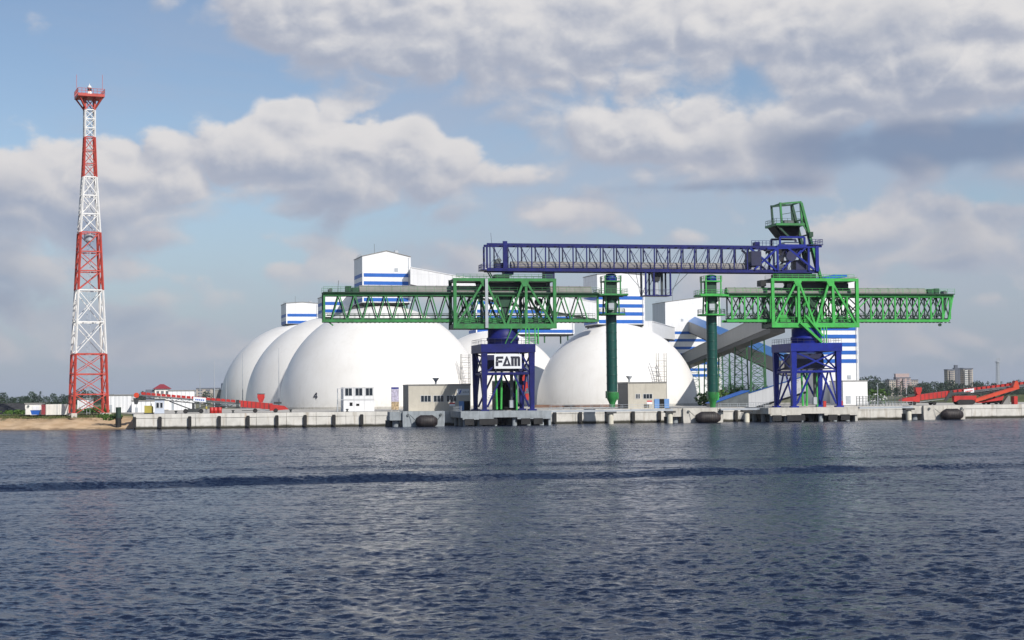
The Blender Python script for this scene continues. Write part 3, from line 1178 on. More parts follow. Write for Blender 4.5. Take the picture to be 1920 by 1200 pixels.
def dark_ramp():
    fl = pix(1338, 767, 396)
    fr = Frame(fl.x, fl.y, R(10))
    w = fr.L(1404, 767).x
    root = empty('ramp_shed', (fl.x, fl.y, GZ), R(10), 'dark grey sloped shed at the foot of the right loader\'s chute', 'shed')
    h0 = fr.L(1345, 757).z - GZ; h1 = fr.L(1404, 734).z - GZ
    MB().prism([(0, 0), (w, 0), (w, h1), (0, h0)], 0, 6).build('walls', 'steel_dark', root)
    MB().prism([(-.2, h0 + .02), (w + .2, h1 + .1), (w + .2, h1 + .3), (-.2, h0 + .22)], -.2, 6.2).build('roof', 'stripe_blue', root)


dark_ramp()

# ------------------------------------------------------------------ quay side buildings


def windows(root, x0, x1, z0, z1, v=-.0, mull=1):
    f = MB().box(x0 - .08, x1 + .08, v - .05, v + .03, z0 - .08, z1 + .08).build('window', 'window_frame', root)
    n = mull + 1
    w = (x1 - x0) / n
    for i in range(n):
        MB().box(x0 + i * w + .05, x0 + (i + 1) * w - .05, v - .08, v - .052, z0, z1).build('pane', 'window_glass', f)
    return f


def beige_building(px0, px1, Y_v, pyt, wins, doors, label, vent_px, sign=None, depth=8.5):
    fr = Q.sub(Q.L(px0, 765, Y_v).x, Y_v)
    w = fr.L(px1, 765).x
    root = empty('control_building', (fr.o.x, fr.o.y, QZ), QA, label, 'building', 'beige control buildings on the quay')
    h = fr.L(px0, pyt).z - QZ
    MB().box(0, w, 0, depth, 0, h).build('walls', 'beige_render', root)
    MB().box(-.05, -.01, .05, depth, 0, h - .02).build('side_wall', 'side_shade', root)  # dark sheet over the beige wall paints the shade of its left side
    MB().box(-.12, w + .12, -.12, depth + .1, h + .01, h + .28).build('parapet', 'cladding_grey', root)
    for a, c, t, bt in wins:
        p0 = fr.L(a, t); p1 = fr.L(c, bt)
        windows(root, p0.x, p1.x, p1.z - QZ, p0.z - QZ, 0, 2)
    for a, c, t in doors:
        p0 = fr.L(a, t); p1 = fr.L(c, t)
        dz = p0.z - QZ
        MB().box(p0.x, p1.x, -.05, .02, 0, dz).build('door_opening', 'opening_black', root)
        MB().box(p0.x - 1.15, p0.x - .02, -.2, -.1, .02, dz).build('door', 'door_blue', root)
        if a > 1000:
            MB().box(p1.x + .02, p1.x + 1.15, -.2, -.1, .02, dz).build('door', 'door_blue', root)
    p = fr.L(vent_px, pyt)
    v = MB().lathe([(.22, 0), (.22, .55), (.75, 1.25), (.75, 1.35), (.3, 1.36)], 14, (p.x, 2.2, h + .28)).build('roof_vent', 'steel_grey', root)
    if sign:
        p0 = fr.L(sign[0], sign[2]); p1 = fr.L(sign[1], sign[3])
        s = MB().box(p0.x, p1.x, -.12, -.03, p1.z - QZ, p0.z - QZ).build('sign_board', 'sign_white', root)
        x0 = p0.x + (p1.x - p0.x) * .12
        zc = (p0.z + p1.z) / 2 - QZ
        mk = MB().prism([(x0, zc - .5), (x0 + .35, zc - .35), (x0 + .7, zc + .55), (x0 + .3, zc + .3)], -.15, -.121)
        mk.build('sign_mark', 'sign_blue', s)
        mk = MB()
        for k in range(4):
            mk.box(x0 + 1.0 + k * .34, x0 + 1.22 + k * .34, -.15, -.121, zc - .22, zc + (.25 if k % 2 else .12))
        mk.build('sign_lettering', 'steel_grey', s)
    return root, fr, w, h


B1 = beige_building(766, 882, 2.6, 723, [(789, 808, 742, 753), (813, 832, 742, 753), (837, 856, 742, 753)], [(870, 881, 752)], 'beige control building with three wide windows left of the sign portal', 820, (857, 880, 729, 741))
B2 = beige_building(1178, 1250, 2.6, 718.5, [(1192, 1200, 739, 747), (1206, 1223, 739, 747)], [(1236, 1245, 748)], 'small beige control building with blue doors between the two dark green chutes', 1185)


def banner():
    p = Q.L(734, 768, 2.8)
    root = empty('banner_stand', Q.w(p.x, 2.8, QZ), QA, 'tall narrow printed banner stand, violet over ochre, beside the white containers', 'banner')
    w = Q.L(748, 768, 2.8).x - p.x
    h = Q.L(740, 726, 2.8).z - QZ
    MB().box(0, w, 0, .08, h * .40, h * .92).build('banner_print', 'banner_violet', root)
    MB().box(0, w, 0, .08, h * .06, h * .395).build('banner_print', 'banner_ochre', root)
    MB().box(0, w, -.02, .10, h * .925, h).build('banner_header', 'blue_paint', root)
    for x in (.05, w - .05):
        beam('post', root, (x, .2, 0), (x, .2, h), .12, .12, 'steel_grey')


banner()


def red_white_boards():
    for px, lab in ((848, 'small red and white notice board before the beige building left of portal'), (1218, 'small red and white notice board before the beige building with blue doors')):
        p = Q.L(px, 768, 1.7)
        root = empty('notice_board', Q.w(p.x, 1.7, QZ), QA, lab, 'sign', 'red and white notice boards')
        MB().box(-.6, .6, -.04, .04, .95, 1.45).build('board', 'sign_white', root)
        MB().box(-.6, .6, -.04, .04, 1.46, 1.75).build('board_header', 'sign_red', root)
        for x in (-.5, .5):
            beam('post', root, (x, .06, 0), (x, .06, 1.7), .08, .08, 'steel_grey')


red_white_boards()


def container_office():
    v = 2.6
    p = Q.L(644, 768, v)
    fr = Q.sub(p.x, v)
    w = fr.L(702, 768).x
    h = fr.L(660, 726).z - QZ
    root = empty('container_office', (fr.o.x, fr.o.y, QZ), QA, 'two storey white container office with three upper windows', 'building')
    hw = h / 2
    cw = w / 3
    for r in range(2):
        for k in range(3):
            MB().box(k * cw + .02, (k + 1) * cw - .02, 0, 6.0, r * hw + .03, (r + 1) * hw - .03).build('container_module', 'cladding_white', root)
            for z in (r * hw + .02, (r + 1) * hw - .17):
                MB().box(k * cw + .02, (k + 1) * cw - .02, -.06, -.005, z, z + .14).build('module_rail', 'window_frame', root)
    for k in range(3):
        windows(root, k * cw + .35, (k + 1) * cw - .35, hw + .85, h - .25, 0, 1)
    MB().box(1.35, 1.95, -.07, .01, 1.25, 2.0).build('hatch', 'opening_black', root)
    MB().box(2.75, 3.4, -.07, .01, 1.25, 1.7).build('hatch', 'opening_black', root)
    # stair on the left side
    st = MB()
    for i in range(10):
        st.box(-1.2, -.15, 5.0 - i * .45, 5.45 - i * .45, .25 * i, .25 * i + .06)
    st.box(-1.25, -.12, .0, 1.0, hw - .1, hw)
    st.build('outside_stair', 'steel_grey', root)
    for y in (0.05, .95):
        beam('stair_post', root, (-1.2, y, 0), (-1.2, y, h - .3), .1, .1, 'steel_grey')
    MB().box(-1.25, -.02, 0.02, 1.0, h - .3, h - .2).build('stair_canopy', 'window_frame', root)


container_office()


def booth():
    p = Q.L(290, 778, 1.2)
    fr = Q.sub(p.x, 1.2)
    w = fr.L(308, 778).x
    root = empty('guard_booth', (fr.o.x, fr.o.y, QZ), QA, 'small pale guard booth at the left end of the quay', 'booth')
    h = fr.L(300, 750).z - QZ
    MB().box(0, w, 0, 2.2, .12, h).build('walls', 'booth_blue', root)
    MB().box(-.15, w + .15, -.15, 2.35, h + .01, h + .3).build('roof', 'steel_dark', root)
    windows(root, .3, w * .46, h * .45, h * .8, 0, 0)
    windows(root, w * .56, w - .3, h * .45, h * .8, 0, 0)


booth()


def small_quay_things():
    # things standing along the quay edge near the left conveyor
    p = Q.L(279, 770, 3)
    t = empty('generator_set', Q.w(p.x, 3, QZ), QA, 'small yellow generator set beside the guard booth', 'machine')
    MB().prism([(-.9, .25), (.9, .25), (.9, 1.5), (.6, 1.75), (-.9, 1.75)], -.5, .5).build('housing', 'hi_vis', t)
    MB().box(-1.0, 1.0, -.55, .55, .0, .24).build('skid', 'machine_dark', t)
    MB().tube((.5, 0, 1.76), (.5, 0, 2.2), .07, n=8).build('exhaust', 'steel_dark', t)
    # red drums
    for i, px in enumerate((397, 404, 412)):
        p = Q.L(px, 771, 2.5)
        t = empty('red_drum', Q.w(p.x, 2.5, QZ), QA, ('leftmost', 'middle', 'rightmost')[i] + ' of three red drums under the left red conveyor', 'drum', 'red drums under the conveyor')
        MB().lathe([(.4, 0), (.44, .05), (.44, .55), (.47, .6), (.44, .65), (.44, 1.2), (.40, 1.25)], 14).build('drum_body', 'machine_red', t)
        MB().tube((0, 0, 1.25), (0, 0, 1.3), .36, n=14).build('lid', 'machine_dark', t)
    # quay side bollards
    for i, px in enumerate((330, 437, 545, 651)):
        p = Q.L(px, 775, 1.0)
        o = MB().lathe([(.32, 0), (.32, .08), (.2, .12), (.18, .42), (.34, .5), (.34, .6), (.2, .66)], 14).build('mooring_bollard', 'machine_dark')
        o.location = Q.w(p.x, 1.0, QZ); o.rotation_euler = (0, 0, QA)
        tag(o, 'black mooring bollard on the left quay edge, %s from the left' % ORD[i], 'bollard', 'mooring bollards on the quay edge')


small_quay_things()


def worker():
    p = Q.L(387, 772, 2.0)
    root = empty('person', Q.w(p.x, 2.0, QZ), QA, 'person in yellow vest standing under the left red conveyor', 'person')
    # skinned body
    me = bpy.data.meshes.new('body')
    J = [(0, 0, .95), (0, 0, 1.18), (0, 0, 1.42), (0, 0, 1.53), (0, -.01, 1.66), (0, 0, 1.76),
         (.10, 0, .88), (.12, -.02, .48), (.12, 0, .08), (.12, -.12, .04),
         (-.10, 0, .88), (-.12, -.02, .48), (-.12, 0, .08), (-.12, -.12, .04),
         (.19, 0, 1.40), (.25, .02, 1.12), (.24, -.08, .88), (.24, -.11, .79),
         (-.19, 0, 1.40), (-.25, .02, 1.12), (-.24, -.08, .88), (-.24, -.11, .79)]
    E = [(0, 1), (1, 2), (2, 3), (3, 4), (4, 5), (0, 6), (6, 7), (7, 8), (8, 9), (0, 10), (10, 11), (11, 12), (12, 13),
         (2, 14), (14, 15), (15, 16), (16, 17), (2, 18), (18, 19), (19, 20), (20, 21)]
    rad = [.15, .14, .15, .055, .095, .06, .095, .065, .045, .04, .095, .065, .045, .04, .065, .045, .035, .035, .065, .045, .035, .035]
    me.from_pydata(J, E, [])
    o = bpy.data.objects.new('body', me)
    col.objects.link(o)
    o.parent = root
    me.materials.append(MAT['house_dark'])
    sk = o.modifiers.new('skin', 'SKIN')
    for i, v in enumerate(me.skin_vertices[0].data):
        v.radius = (rad[i], rad[i] * .8)
        v.use_root = (i == 0)
    ss = o.modifiers.new('sub', 'SUBSURF'); ss.levels = 1; ss.render_levels = 1
    MB().lathe([(.20, .92), (.205, 1.1), (.215, 1.35), (.16, 1.46), (.09, 1.48)], 14).build('vest', 'hi_vis', root).scale = (1, .75, 1)
    MB().lathe([(.13, 1.70), (.115, 1.78), (.06, 1.84), (.01, 1.85)], 12).build('hard_hat', 'sign_white', root)


worker()

# ------------------------------------------------------------------ ship loaders


def turret_truss(parent, pts_bot, pts_top, name, w, m):
    for p, q in zip(pts_bot, pts_top):
        beam(name, parent, p, q, w, w, m)


def portal(root, fr, pxs, py_top, m, mdark, vf, vb):
    """four legged blue portal; fr is the loader's frame, pxs = (front left, front right)"""
    zb = QZ - .05
    zt = fr.L((pxs[0] + pxs[1]) / 2, py_top, vf).z
    u0 = fr.L(pxs[0], 700, vf).x; u1 = fr.L(pxs[1], 700, vf).x
    cap = 1.75
    port = MB().box(u0 - .75, u1 + .75, vf - .6, vf + .75, zt - cap, zt)
    port.box(u0 - .75, u1 + .75, vb - .75, vb + .6, zt - cap, zt)
    port.box(u0 - .75, u0 + .6, vf + .76, vb - .76, zt - cap, zt - .003)
    port.box(u1 - .6, u1 + .75, vf + .76, vb - .76, zt - cap, zt - .003)
    P = port.build('portal_ring', m, root)
    zm = zb + (zt - zb) * .56
    for u in (u0, u1):
        for v in (vf, vb):
            lg = MB()
            s = 1 if u == u0 else -1
            lg._add([(u - .42, v - .42, zb), (u + .42, v - .42, zb), (u + .42, v + .42, zb), (u - .42, v + .42, zb),
                     (u - .62, v - .5, zt - cap - .02), (u + .62, v - .5, zt - cap - .02), (u + .62, v + .5, zt - cap - .02), (u - .62, v + .5, zt - cap - .02)],
                    [(3, 2, 1, 0), (4, 5, 6, 7), (0, 1, 5, 4), (1, 2, 6, 5), (2, 3, 7, 6), (3, 0, 4, 7)])
            lg.box(u - .85, u + .85, v - .7, v + .7, zb - .0, zb + .35)
            lg.build('leg', m, root)
    um = (u0 + u1) / 2
    vm = (vf + vb) / 2
    for v in (vf, vb):
        beam('cross_beam', P, (u0 + .5, v, zm), (u1 - .5, v, zm), .45, .5, m)
        if v == vb or m == 'blue_paint':
            beam('brace', P, (u0 + .5, v, zm + .3), (u1 - .5, v, zt - cap - .2), .28, .32, m)
            beam('brace', P, (u1 - .5, v + .02, zm + .3), (u0 + .5, v + .02, zt - cap - .2), .28, .32, m)
        else:
            beam('brace', P, (u0 + .5, v, zm + .3), (u0 + 2.8, v, zt - cap - 2.4), .3, .34, m)
            beam('brace', P, (u1 - .5, v, zm + .3), (u1 - 2.8, v, zt - cap - 2.4), .3, .34, m)
            beam('brace', P, (u1 - 2.6, v, zt - cap), (u1 - .6, v, zm + 1.4), .26, .3, m)
        beam('brace', P, (um - 1.2, v, zm - .1), (u0 + .6, v, zb + .8), .34, .36, m)
        beam('brace', P, (um + 1.2, v, zm - .1), (u1 - .6, v, zb + .8), .34, .36, m)
    for u in (u0, u1):
        beam('cross_beam', P, (u, vf + .5, zm), (u, vb - .5, zm), .4, .45, m)
        beam('brace', P, (u, vf + .4, zm + .2), (u, vb - .4, zt - cap), .26, .28, m)
        beam('brace', P, (u + .02, vb - .4, zm + .2), (u + .02, vf + .4, zt - cap), .26, .28, m)
        beam('brace', P, (u, vm - .6, zm - .1), (u, vf + .5, zb + .7), .3, .32, m)
        beam('brace', P, (u, vm + .6, zm - .1), (u, vb - .5, zb + .7), .3, .32, m)
    # inner floor, cables, hanging chutes
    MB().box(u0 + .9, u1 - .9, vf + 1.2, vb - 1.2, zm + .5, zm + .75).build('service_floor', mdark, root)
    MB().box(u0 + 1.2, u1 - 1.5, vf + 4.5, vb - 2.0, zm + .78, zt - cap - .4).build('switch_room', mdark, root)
    MB().tube((u0 + 3.2, vf + 3, zb + .3), (u0 + 3.0, vf + 3, zm + .4), .24, n=8).build('cable_riser', 'green_paint', root)
    MB().tube((u0 + 4.1, vf + 3, zb + .3), (u0 + 4.3, vf + 3, zm + .4), .24, n=8).build('cable_riser', 'green_paint', root)
    MB().tube((u1 - 1.5, vb - 2, zb + .1), (u1 - 1.6, vb - 2, zm), .2, n=8).build('cable_riser', 'green_paint', root)
    MB().tube((um + 1.8, vm, zb + 2.2), (um + 1.8, vm, zm + .5), .32, .4, n=10).build('drop_pipe', 'steel_dark', root)
    MB().box(um + 1.3, um + 2.2, vm - .5, vm + .5, zb + .6, zb + 2.2).build('pipe_box', 'steel_grey', root)
    st = MB()
    for i in range(14):
        st.box(u0 + .9 + i * .28, u0 + 1.2 + i * .28, vb - 1.4, vb - .6, zb + i * .45, zb + i * .45 + .07)
    st.build('stair', mdark, root)
    railing(MB(), [(u0 - .6, vf - .5, zt), (u1 + .6, vf - .5, zt), (u1 + .6, vb + .5, zt), (u0 - .6, vb + .5, zt), (u0 - .6, vf - .5, zt)], 1.1, .05, 1.4).build('railing', mdark, root)
    return u0, u1, zb, zm, zt


def hood(root, u0, u1, v, z, r, m, name='conveyor_hood'):
    """half round conveyor cover along u"""
    n = 9
    vs = []
    for u in (u0, u1):
        for i in range(n):
            t = math.pi * i / (n - 1)
            vs.append((u, v - r * math.cos(t), z + r * .95 * math.sin(t)))
        vs.append((u, v + r, z - .4)); vs.append((u, v - r, z - .4))
    k = n + 2
    fs = [(i, (i + 1) % k, k + (i + 1) % k, k + i) for i in range(k)]
    fs = [tuple(reversed(f)) for f in fs]
    mb = MB(); mb._add(vs, fs, False)
    mb._add(vs[:k], [tuple(range(k))]); mb._add(vs[k:], [tuple(range(k - 1, -1, -1))])
    o = mb.build(name, m, root)
    rib = MB()
    s = u0 + 2
    while s < u1 - .5:
        for i in range(n - 1):
            t0 = math.pi * i / (n - 1); t1 = math.pi * (i + 1) / (n - 1)
            rib.bar((s, v - (r + .03) * math.cos(t0), z + (r + .03) * .95 * math.sin(t0)), (s, v - (r + .03) * math.cos(t1), z + (r + .03) * .95 * math.sin(t1)), .10, .05)
        s += 2.4
    rib.build('hood_rib', m, o)
    return o


def boom_truss(root, fr, uA, uB, z_top, z_bot, vc, hw, nodes, m, mdark, pattern, rail=True, end_slant=0.0):
    """box truss boom along u, its lattice built member by member"""
    vf, vb = vc - hw, vc + hw
    B = MB().box(uA, uB, vf - .75, vb + .75, z_top - .18, z_top + .02).build('boom_deck', mdark, root)
    for v in (vf, vb):
        beam('top_chord', B, (uA, v, z_top - .5), (uB, v, z_top - .5), .42, .55, m)
        beam('bottom_chord', B, (uA + (.0 if end_slant <= 0 else 0), v, z_bot), (uB - end_slant, v, z_bot), .45, .54, m)
    n = len(nodes)
    for i, u in enumerate(nodes):
        beam('tie', B, (u, vf + .3, z_bot), (u, vb - .3, z_bot), .25, .25, mdark)
        if i < n - 1 and nodes[i + 1] - u < 6:
            un = nodes[i + 1]
            mid = (u + un) / 2
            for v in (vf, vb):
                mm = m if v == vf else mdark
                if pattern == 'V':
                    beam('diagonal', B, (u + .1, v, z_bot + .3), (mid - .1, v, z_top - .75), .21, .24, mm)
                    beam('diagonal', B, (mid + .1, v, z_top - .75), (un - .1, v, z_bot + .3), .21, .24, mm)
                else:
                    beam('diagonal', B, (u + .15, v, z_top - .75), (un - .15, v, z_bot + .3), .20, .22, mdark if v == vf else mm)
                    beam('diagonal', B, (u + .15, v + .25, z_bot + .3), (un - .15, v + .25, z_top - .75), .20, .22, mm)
            beam('tie', B, (u, vf + .3, z_bot), (un, vb - .3, z_bot), .15, .15, mdark)
        if pattern == 'X':
            for v in (vf, vb):
                beam('post', B, (u, v, z_bot + .3), (u, v, z_top - .75), .34 if v == vf else .24, .3, m if v == vf else mdark)
    if rail:
        r = MB()
        for v in (vf - .7, vb + .7):
            railing(r, [(uA, v, z_top + .02), (uB, v, z_top + .02)], 1.05, .05, 1.8)
        r.build('railing', m, B)
    # conveyor inside the truss, return strand and rollers
    MB().box(uA + .6, uB - .6, vc - .9, vc + .9, z_bot + .35, z_bot + .6).build('walkway_grating', mdark, B)
    hr = MB()
    for v in (vc - .95, vc + .95):
        railing(hr, [(uA + .6, v, z_bot + .6), (uB - .6 - max(0, end_slant), v, z_bot + .6)], 1.0, .06, 1.5)
    hr.build('walkway_railing', mdark, B)
    MB().tube((uA + 1, vb - .35, z_bot + 1.3), (uB - 2, vb - .35, z_bot + 1.3), .13, n=8).build('cable_tray', 'steel_dark', B)
    teeth = MB()
    u = uA + 3
    while u < uB - 1:
        teeth.box(u, u + .35, vf - .1, vf + .3, z_bot - .5, z_bot - .32)
        u += .95
    teeth.build('rack', mdark, B)
    return B


def chute_head(root, fr, px, pys, m, mdark, vc, side):
    """loading head: motor dome, housing, ring platform, telescopic chute and outlet"""
    y_dome, y_deck1, y_deck2, y_ring, y_pipe_end, y_end = pys
    c = fr.L(px, 600, vc)
    u = c.x
    Z = lambda py: fr.L(px, py, vc).z
    z0, z1, z2, z3, z4, z5 = [Z(p) for p in pys]
    MB().lathe([(1.25, z1), (1.3, z1 + .3), (1.22, z1 + (z0 - z1) * .75), (.95, z0 - .12), (.4, z0)], 18, (u, vc, 0)).build('drive_cover', 'blue_paint', root)
    MB().box(u - 1.9, u + 1.9, vc - 1.9, vc + 1.9, z1 - .25, z1 - .01).build('head_floor', m, root)
    MB().box(u - 1.25, u + .9, vc - 1.1, vc + 1.1, z2 + .05, z1 - .27).build('head_housing', mdark, root)
    for sx in (-1.7, 1.7):
        for sy in (-1.7, 1.7):
            beam('head_post', root, (u + sx, vc + sy, z2), (u + sx, vc + sy, z1 + 1.0), .26, .26, m)
    MB().box(u - 3.2, u + 3.2, vc - 2.6, vc + 2.6, z2 - .35, z2).build('head_deck', m, root)
    railing(MB(), [(u - 1.9, vc - 1.9, z1), (u + 1.9, vc - 1.9, z1), (u + 1.9, vc + 1.9, z1), (u - 1.9, vc + 1.9, z1), (u - 1.9, vc - 1.9, z1)], 1.05, .06, 1.2).build('railing', m, root)
    railing(MB(), [(u - 3.1, vc - 2.5, z2), (u + 3.1, vc - 2.5, z2), (u + 3.1, vc + 2.5, z2), (u - 3.1, vc + 2.5, z2), (u - 3.1, vc - 2.5, z2)], 1.05, .06, 1.3).build('railing', m, root)
    h = z2 - .37 - z3
    MB().lathe([(1.45, z2 - .36), (1.5, z2 - .36 - h * .25), (1.15, z2 - .36 - h * .35), (1.55, z2 - .36 - h * .45), (1.2, z3 + h * .1), (1.5, z3 + .12)][::-1], 16, (u, vc, 0)).build('swivel_housing', mdark, root)
    for sx, sy in ((-1.5, -1.2), (1.5, -1.2), (-1.5, 1.2), (1.5, 1.2)):
        beam('hanger', root, (u + sx, vc + sy, z3 + .1), (u + sx * .9, vc + sy, z2 - .37), .22, .3, m)
    MB().box(u - 1.0, u + .2, vc - 1.75, vc - 1.5, z3 + .9, z3 + 2.3).build('cabinet', 'steel_grey', root)
    # round ring platform
    rp = MB().lathe([(1.3, z3 - .25), (3.1, z3 - .25), (3.1, z3 + .05), (1.3, z3 + .06)], 24, (u, vc, 0), False)
    rp.build('ring_platform', m, root)
    pts = [(u + 3.0 * math.cos(t), vc + 3.0 * math.sin(t), z3 + .05) for t in [2 * math.pi * i / 16 for i in range(17)]]
    railing(MB(), pts, 1.05, .07, 1.2).build('railing', mdark, root)
    # telescopic chute of stacked barrels
    n = 9
    hh = (z3 - .3 - z4) / n
    pipe = MB().lathe([(1.16, z4), (1.16, z3 - .26)], 28, (u, vc, 0)).build('loading_chute', 'chute_green', root)
    for k in range(1, n):
        zz = z4 + hh * k
        MB().lathe([(1.165, zz - .09), (1.215, zz - .06), (1.215, zz + .06), (1.165, zz + .09)], 28, (u, vc, 0)).build('chute_band', 'chute_green', pipe)
    out = MB().lathe([(.62, z5), (.66, z5 + .9), (.95, z5 + 1.5), (1.25, z5 + 2.2), (1.3, z4 - .02)], 20, (u, vc, 0)).build('chute_outlet', 'green_shade_worn', root)
    MB().box(u - 1.35, u - .9, vc - .5, vc + .5, z5 + 2.0, z4 + .2).build('outlet_drive', mdark, out)
    MB().box(u + .95, u + 1.35, vc - .4, vc + .4, z5 + 1.6, z4 - .2).build('outlet_drive', m, out)
    return u


VF, VB, VC = -12.2, -1.6, -6.9


def main_frame(root, fr, pxl, pxr, py_top, py_bot, vc, hw, apex, posts, m, mdark, grey_post=None):
    vf, vb = vc - hw, vc + hw
    c = (pxl + pxr) / 2
    uL = fr.L(pxl, 570, vf).x; uR = fr.L(pxr, 570, vf).x
    zt = fr.L(c, py_top, vf).z; zb = fr.L(c, py_bot, vf).z
    T = MB().box(uL - .2, uR + .2, vf + .4, vb - .4, zt - .45, zt - .15).build('frame_roof', mdark, root)
    for v in (vf, vb):
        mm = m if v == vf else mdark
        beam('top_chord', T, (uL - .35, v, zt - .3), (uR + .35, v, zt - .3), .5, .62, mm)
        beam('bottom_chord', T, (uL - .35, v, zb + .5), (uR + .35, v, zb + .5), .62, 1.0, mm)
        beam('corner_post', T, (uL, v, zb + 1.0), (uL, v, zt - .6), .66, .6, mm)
        beam('corner_post', T, (uR, v, zb + 1.0), (uR, v, zt - .6), .66, .6, mm)
        ua = [fr.L(p, 570, vf).x for p in apex]
        um = (ua[0] + ua[1]) / 2 + .3
        beam('diagonal', T, (uL + .5, v, zb + .9), (ua[0] - .2, v, zt - .6), .42, .42, mm)
        beam('diagonal', T, (ua[0] + .25, v, zt - .6), (um - .3, v, zb + .95), .42, .42, mm)
        beam('diagonal', T, (um + .2, v, zb + .95), (ua[1] - .25, v, zt - .6), .46, .46, mm)
        beam('diagonal', T, (ua[1] + .3, v, zt - .6), (uR - .5, v, zb + .9), .42, .42, mm)
        for p in posts:
            u = fr.L(p, 570, vf).x
            beam('post', T, (u, v, zb + 1.0), (u, v, zt - .6), .55, .5, mm)
        for a_ in ua:
            MB().prism([(a_ - .9, zt - .62), (a_ + .9, zt - .62), (a_ + .45, zt - 1.7), (a_ - .45, zt - 1.7)], v - .32, v + .32).build('gusset', mm, T)
    for u in (uL, uR):
        beam('end_tie', T, (u, vf + .4, zt - .3), (u, vb - .4, zt - .3), .4, .5, mdark)
        beam('end_tie', T, (u, vf + .4, zb + .5), (u, vb - .4, zb + .5), .5, .8, mdark)
        beam('end_brace', T, (u, vf + .4, zb + 1), (u, vb - .4, zt - 5.0), .3, .3, mdark)
    if grey_post:
        u = fr.L(grey_post, 570, vf).x
        beam('grey_post', T, (u, vf - .55, zb + .1), (u, vf - .55, zt - .1), .62, .4, 'steel_grey')
    return uL, uR, zb, zt, T


def loader(px_c, side, label):
    m, md = ('green_shade_worn', 'green_dark') if side < 0 else ('green_paint', 'green_dark')  # left loader takes the green darkened for shade
    bl, bd = ('blue_shade_worn', 'blue_dark') if side < 0 else ('blue_paint', 'blue_dark')  # left portal takes the blue darkened for shade
    uc = Q.L(px_c, 700, VC).x
    o = Q.w(uc, VC, QZ)
    root = empty('ship_loader', Q.w(uc, VC, 0), QA, label, 'ship loader', 'ship loaders on the quay')
    fr = Q.sub(uc, VC)
    return root, fr, m, md, bl, bd


# ---- left loader (carries the letter board)
L1, f1, m1, md1, bl1, bd1 = loader(944, -1, 'green ship loader darkened for shade, on blue portal with letter board FAM')
u0, u1, zb, zm, zt = portal(L1, f1, (908, 997), 645, bl1, bd1, VF - VC, VB - VC)
um = (u0 + u1) / 2


def letter_board():
    v = VF - VC - .62
    a = f1.L(926.5, 664, v); c = f1.L(978, 691, v)
    S = MB().box(a.x, c.x, v - .12, v, c.z, a.z).build('letter_board', 'sign_white', L1)
    fx = MB()
    W = c.x - a.x; Hh = a.z - c.z
    X = lambda s: a.x + W * s
    Zz = lambda s: c.z + Hh * s
    y0, y1 = v - .17, v - .121
    # F: broken strokes
    t = MB()
    t.prism([(X(.05), Zz(.18)), (X(.145), Zz(.18)), (X(.145), Zz(.50)), (X(.05), Zz(.50))], y0, y1)
    t.prism([(X(.145), Zz(.42)), (X(.29), Zz(.42)), (X(.29), Zz(.565)), (X(.145), Zz(.565))], y0, y1)
    t.prism([(X(.06), Zz(.50)), (X(.145), Zz(.565)), (X(.145), Zz(.68)), (X(.06), Zz(.68))], y0, y1)
    t.prism([(X(.06), Zz(.68)), (X(.33), Zz(.68)), (X(.33), Zz(.84)), (X(.10), Zz(.84)), (X(.06), Zz(.79))], y0, y1)
    t.build('letter', 'sign_ink', S)
    t = MB()
    # A: a closed triangle with heavy right stroke
    t.prism([(X(.30), Zz(.18)), (X(.385), Zz(.18)), (X(.475), Zz(.60)), (X(.435), Zz(.84))], y0, y1)
    t.prism([(X(.475), Zz(.84)), (X(.435), Zz(.84)), (X(.475), Zz(.60)), (X(.525), Zz(.18)), (X(.605), Zz(.18))], y0, y1)
    t.prism([(X(.385), Zz(.18)), (X(.525), Zz(.18)), (X(.51), Zz(.31)), (X(.413), Zz(.31))], y0, y1)
    t.build('letter', 'sign_ink', S)
    t = MB()
    # M: rounded top, three legs
    for s in (.618, .735, .855):
        t.prism([(X(s), Zz(.18)), (X(s + .09), Zz(.18)), (X(s + .09), Zz(.70)), (X(s), Zz(.70))], y0, y1)
    t.prism([(X(.625), Zz(.70)), (X(.94), Zz(.70)), (X(.94), Zz(.78)), (X(.90), Zz(.84)), (X(.60), Zz(.84)), (X(.60), Zz(.74))], y0, y1)
    t.build('letter', 'sign_ink', S)
    for x in (a.x + .4, c.x - .4):
        beam('board_bracket', L1, (x, v + .02, a.z - .2), (x, v + .45, a.z + .3), .12, .12, 'steel_grey')
        beam('board_bracket', L1, (x, v + .02, c.z + .2), (x, v + .45, c.z - .4), .12, .12, 'steel_grey')


letter_board()
# slew ring
MB().lathe([(3.3, zt + .02), (3.3, zt + .9), (3.45, zt + .95), (3.45, zt + 1.5), (3.2, zt + 1.6), (3.2, zt + 3.35)], 28, (um, 0, 0)).build('slew_ring', bl1, L1)
uL, uR, fzb, fzt, T1 = main_frame(L1, f1, 853, 1040, 522, 616, 0, 3.0, (909, 984), (986.5,), m1, md1, 911.5)
zdk = f1.L(800, 549, 0).z
zbc = f1.L(800, 602, 0).z
ua = f1.L(606, 570, -1.6).x
ue = f1.L(1124, 570, -1.6).x
nodes = [f1.L(p, 570, -1.6).x for p in (621, 651, 680, 709, 737, 766, 795, 823)] + [uL + .3]
k = nodes[-1]
while k + 4.0 < ue - 1:
    k += 3.6
    nodes.append(k)
boom1 = boom_truss(L1, f1, ua, f1.L(1122, 570, -1.6).x, zdk, zbc, 0, 1.6, nodes, m1, md1, 'V')
beam('end_post', boom1, (ua + .2, -1.6, zbc), (ua + .2, -1.6, zdk - .5), .42, .42, m1)
beam('end_post', boom1, (ua + .2, 1.6, zbc), (ua + .2, 1.6, zdk - .5), .42, .42, md1)
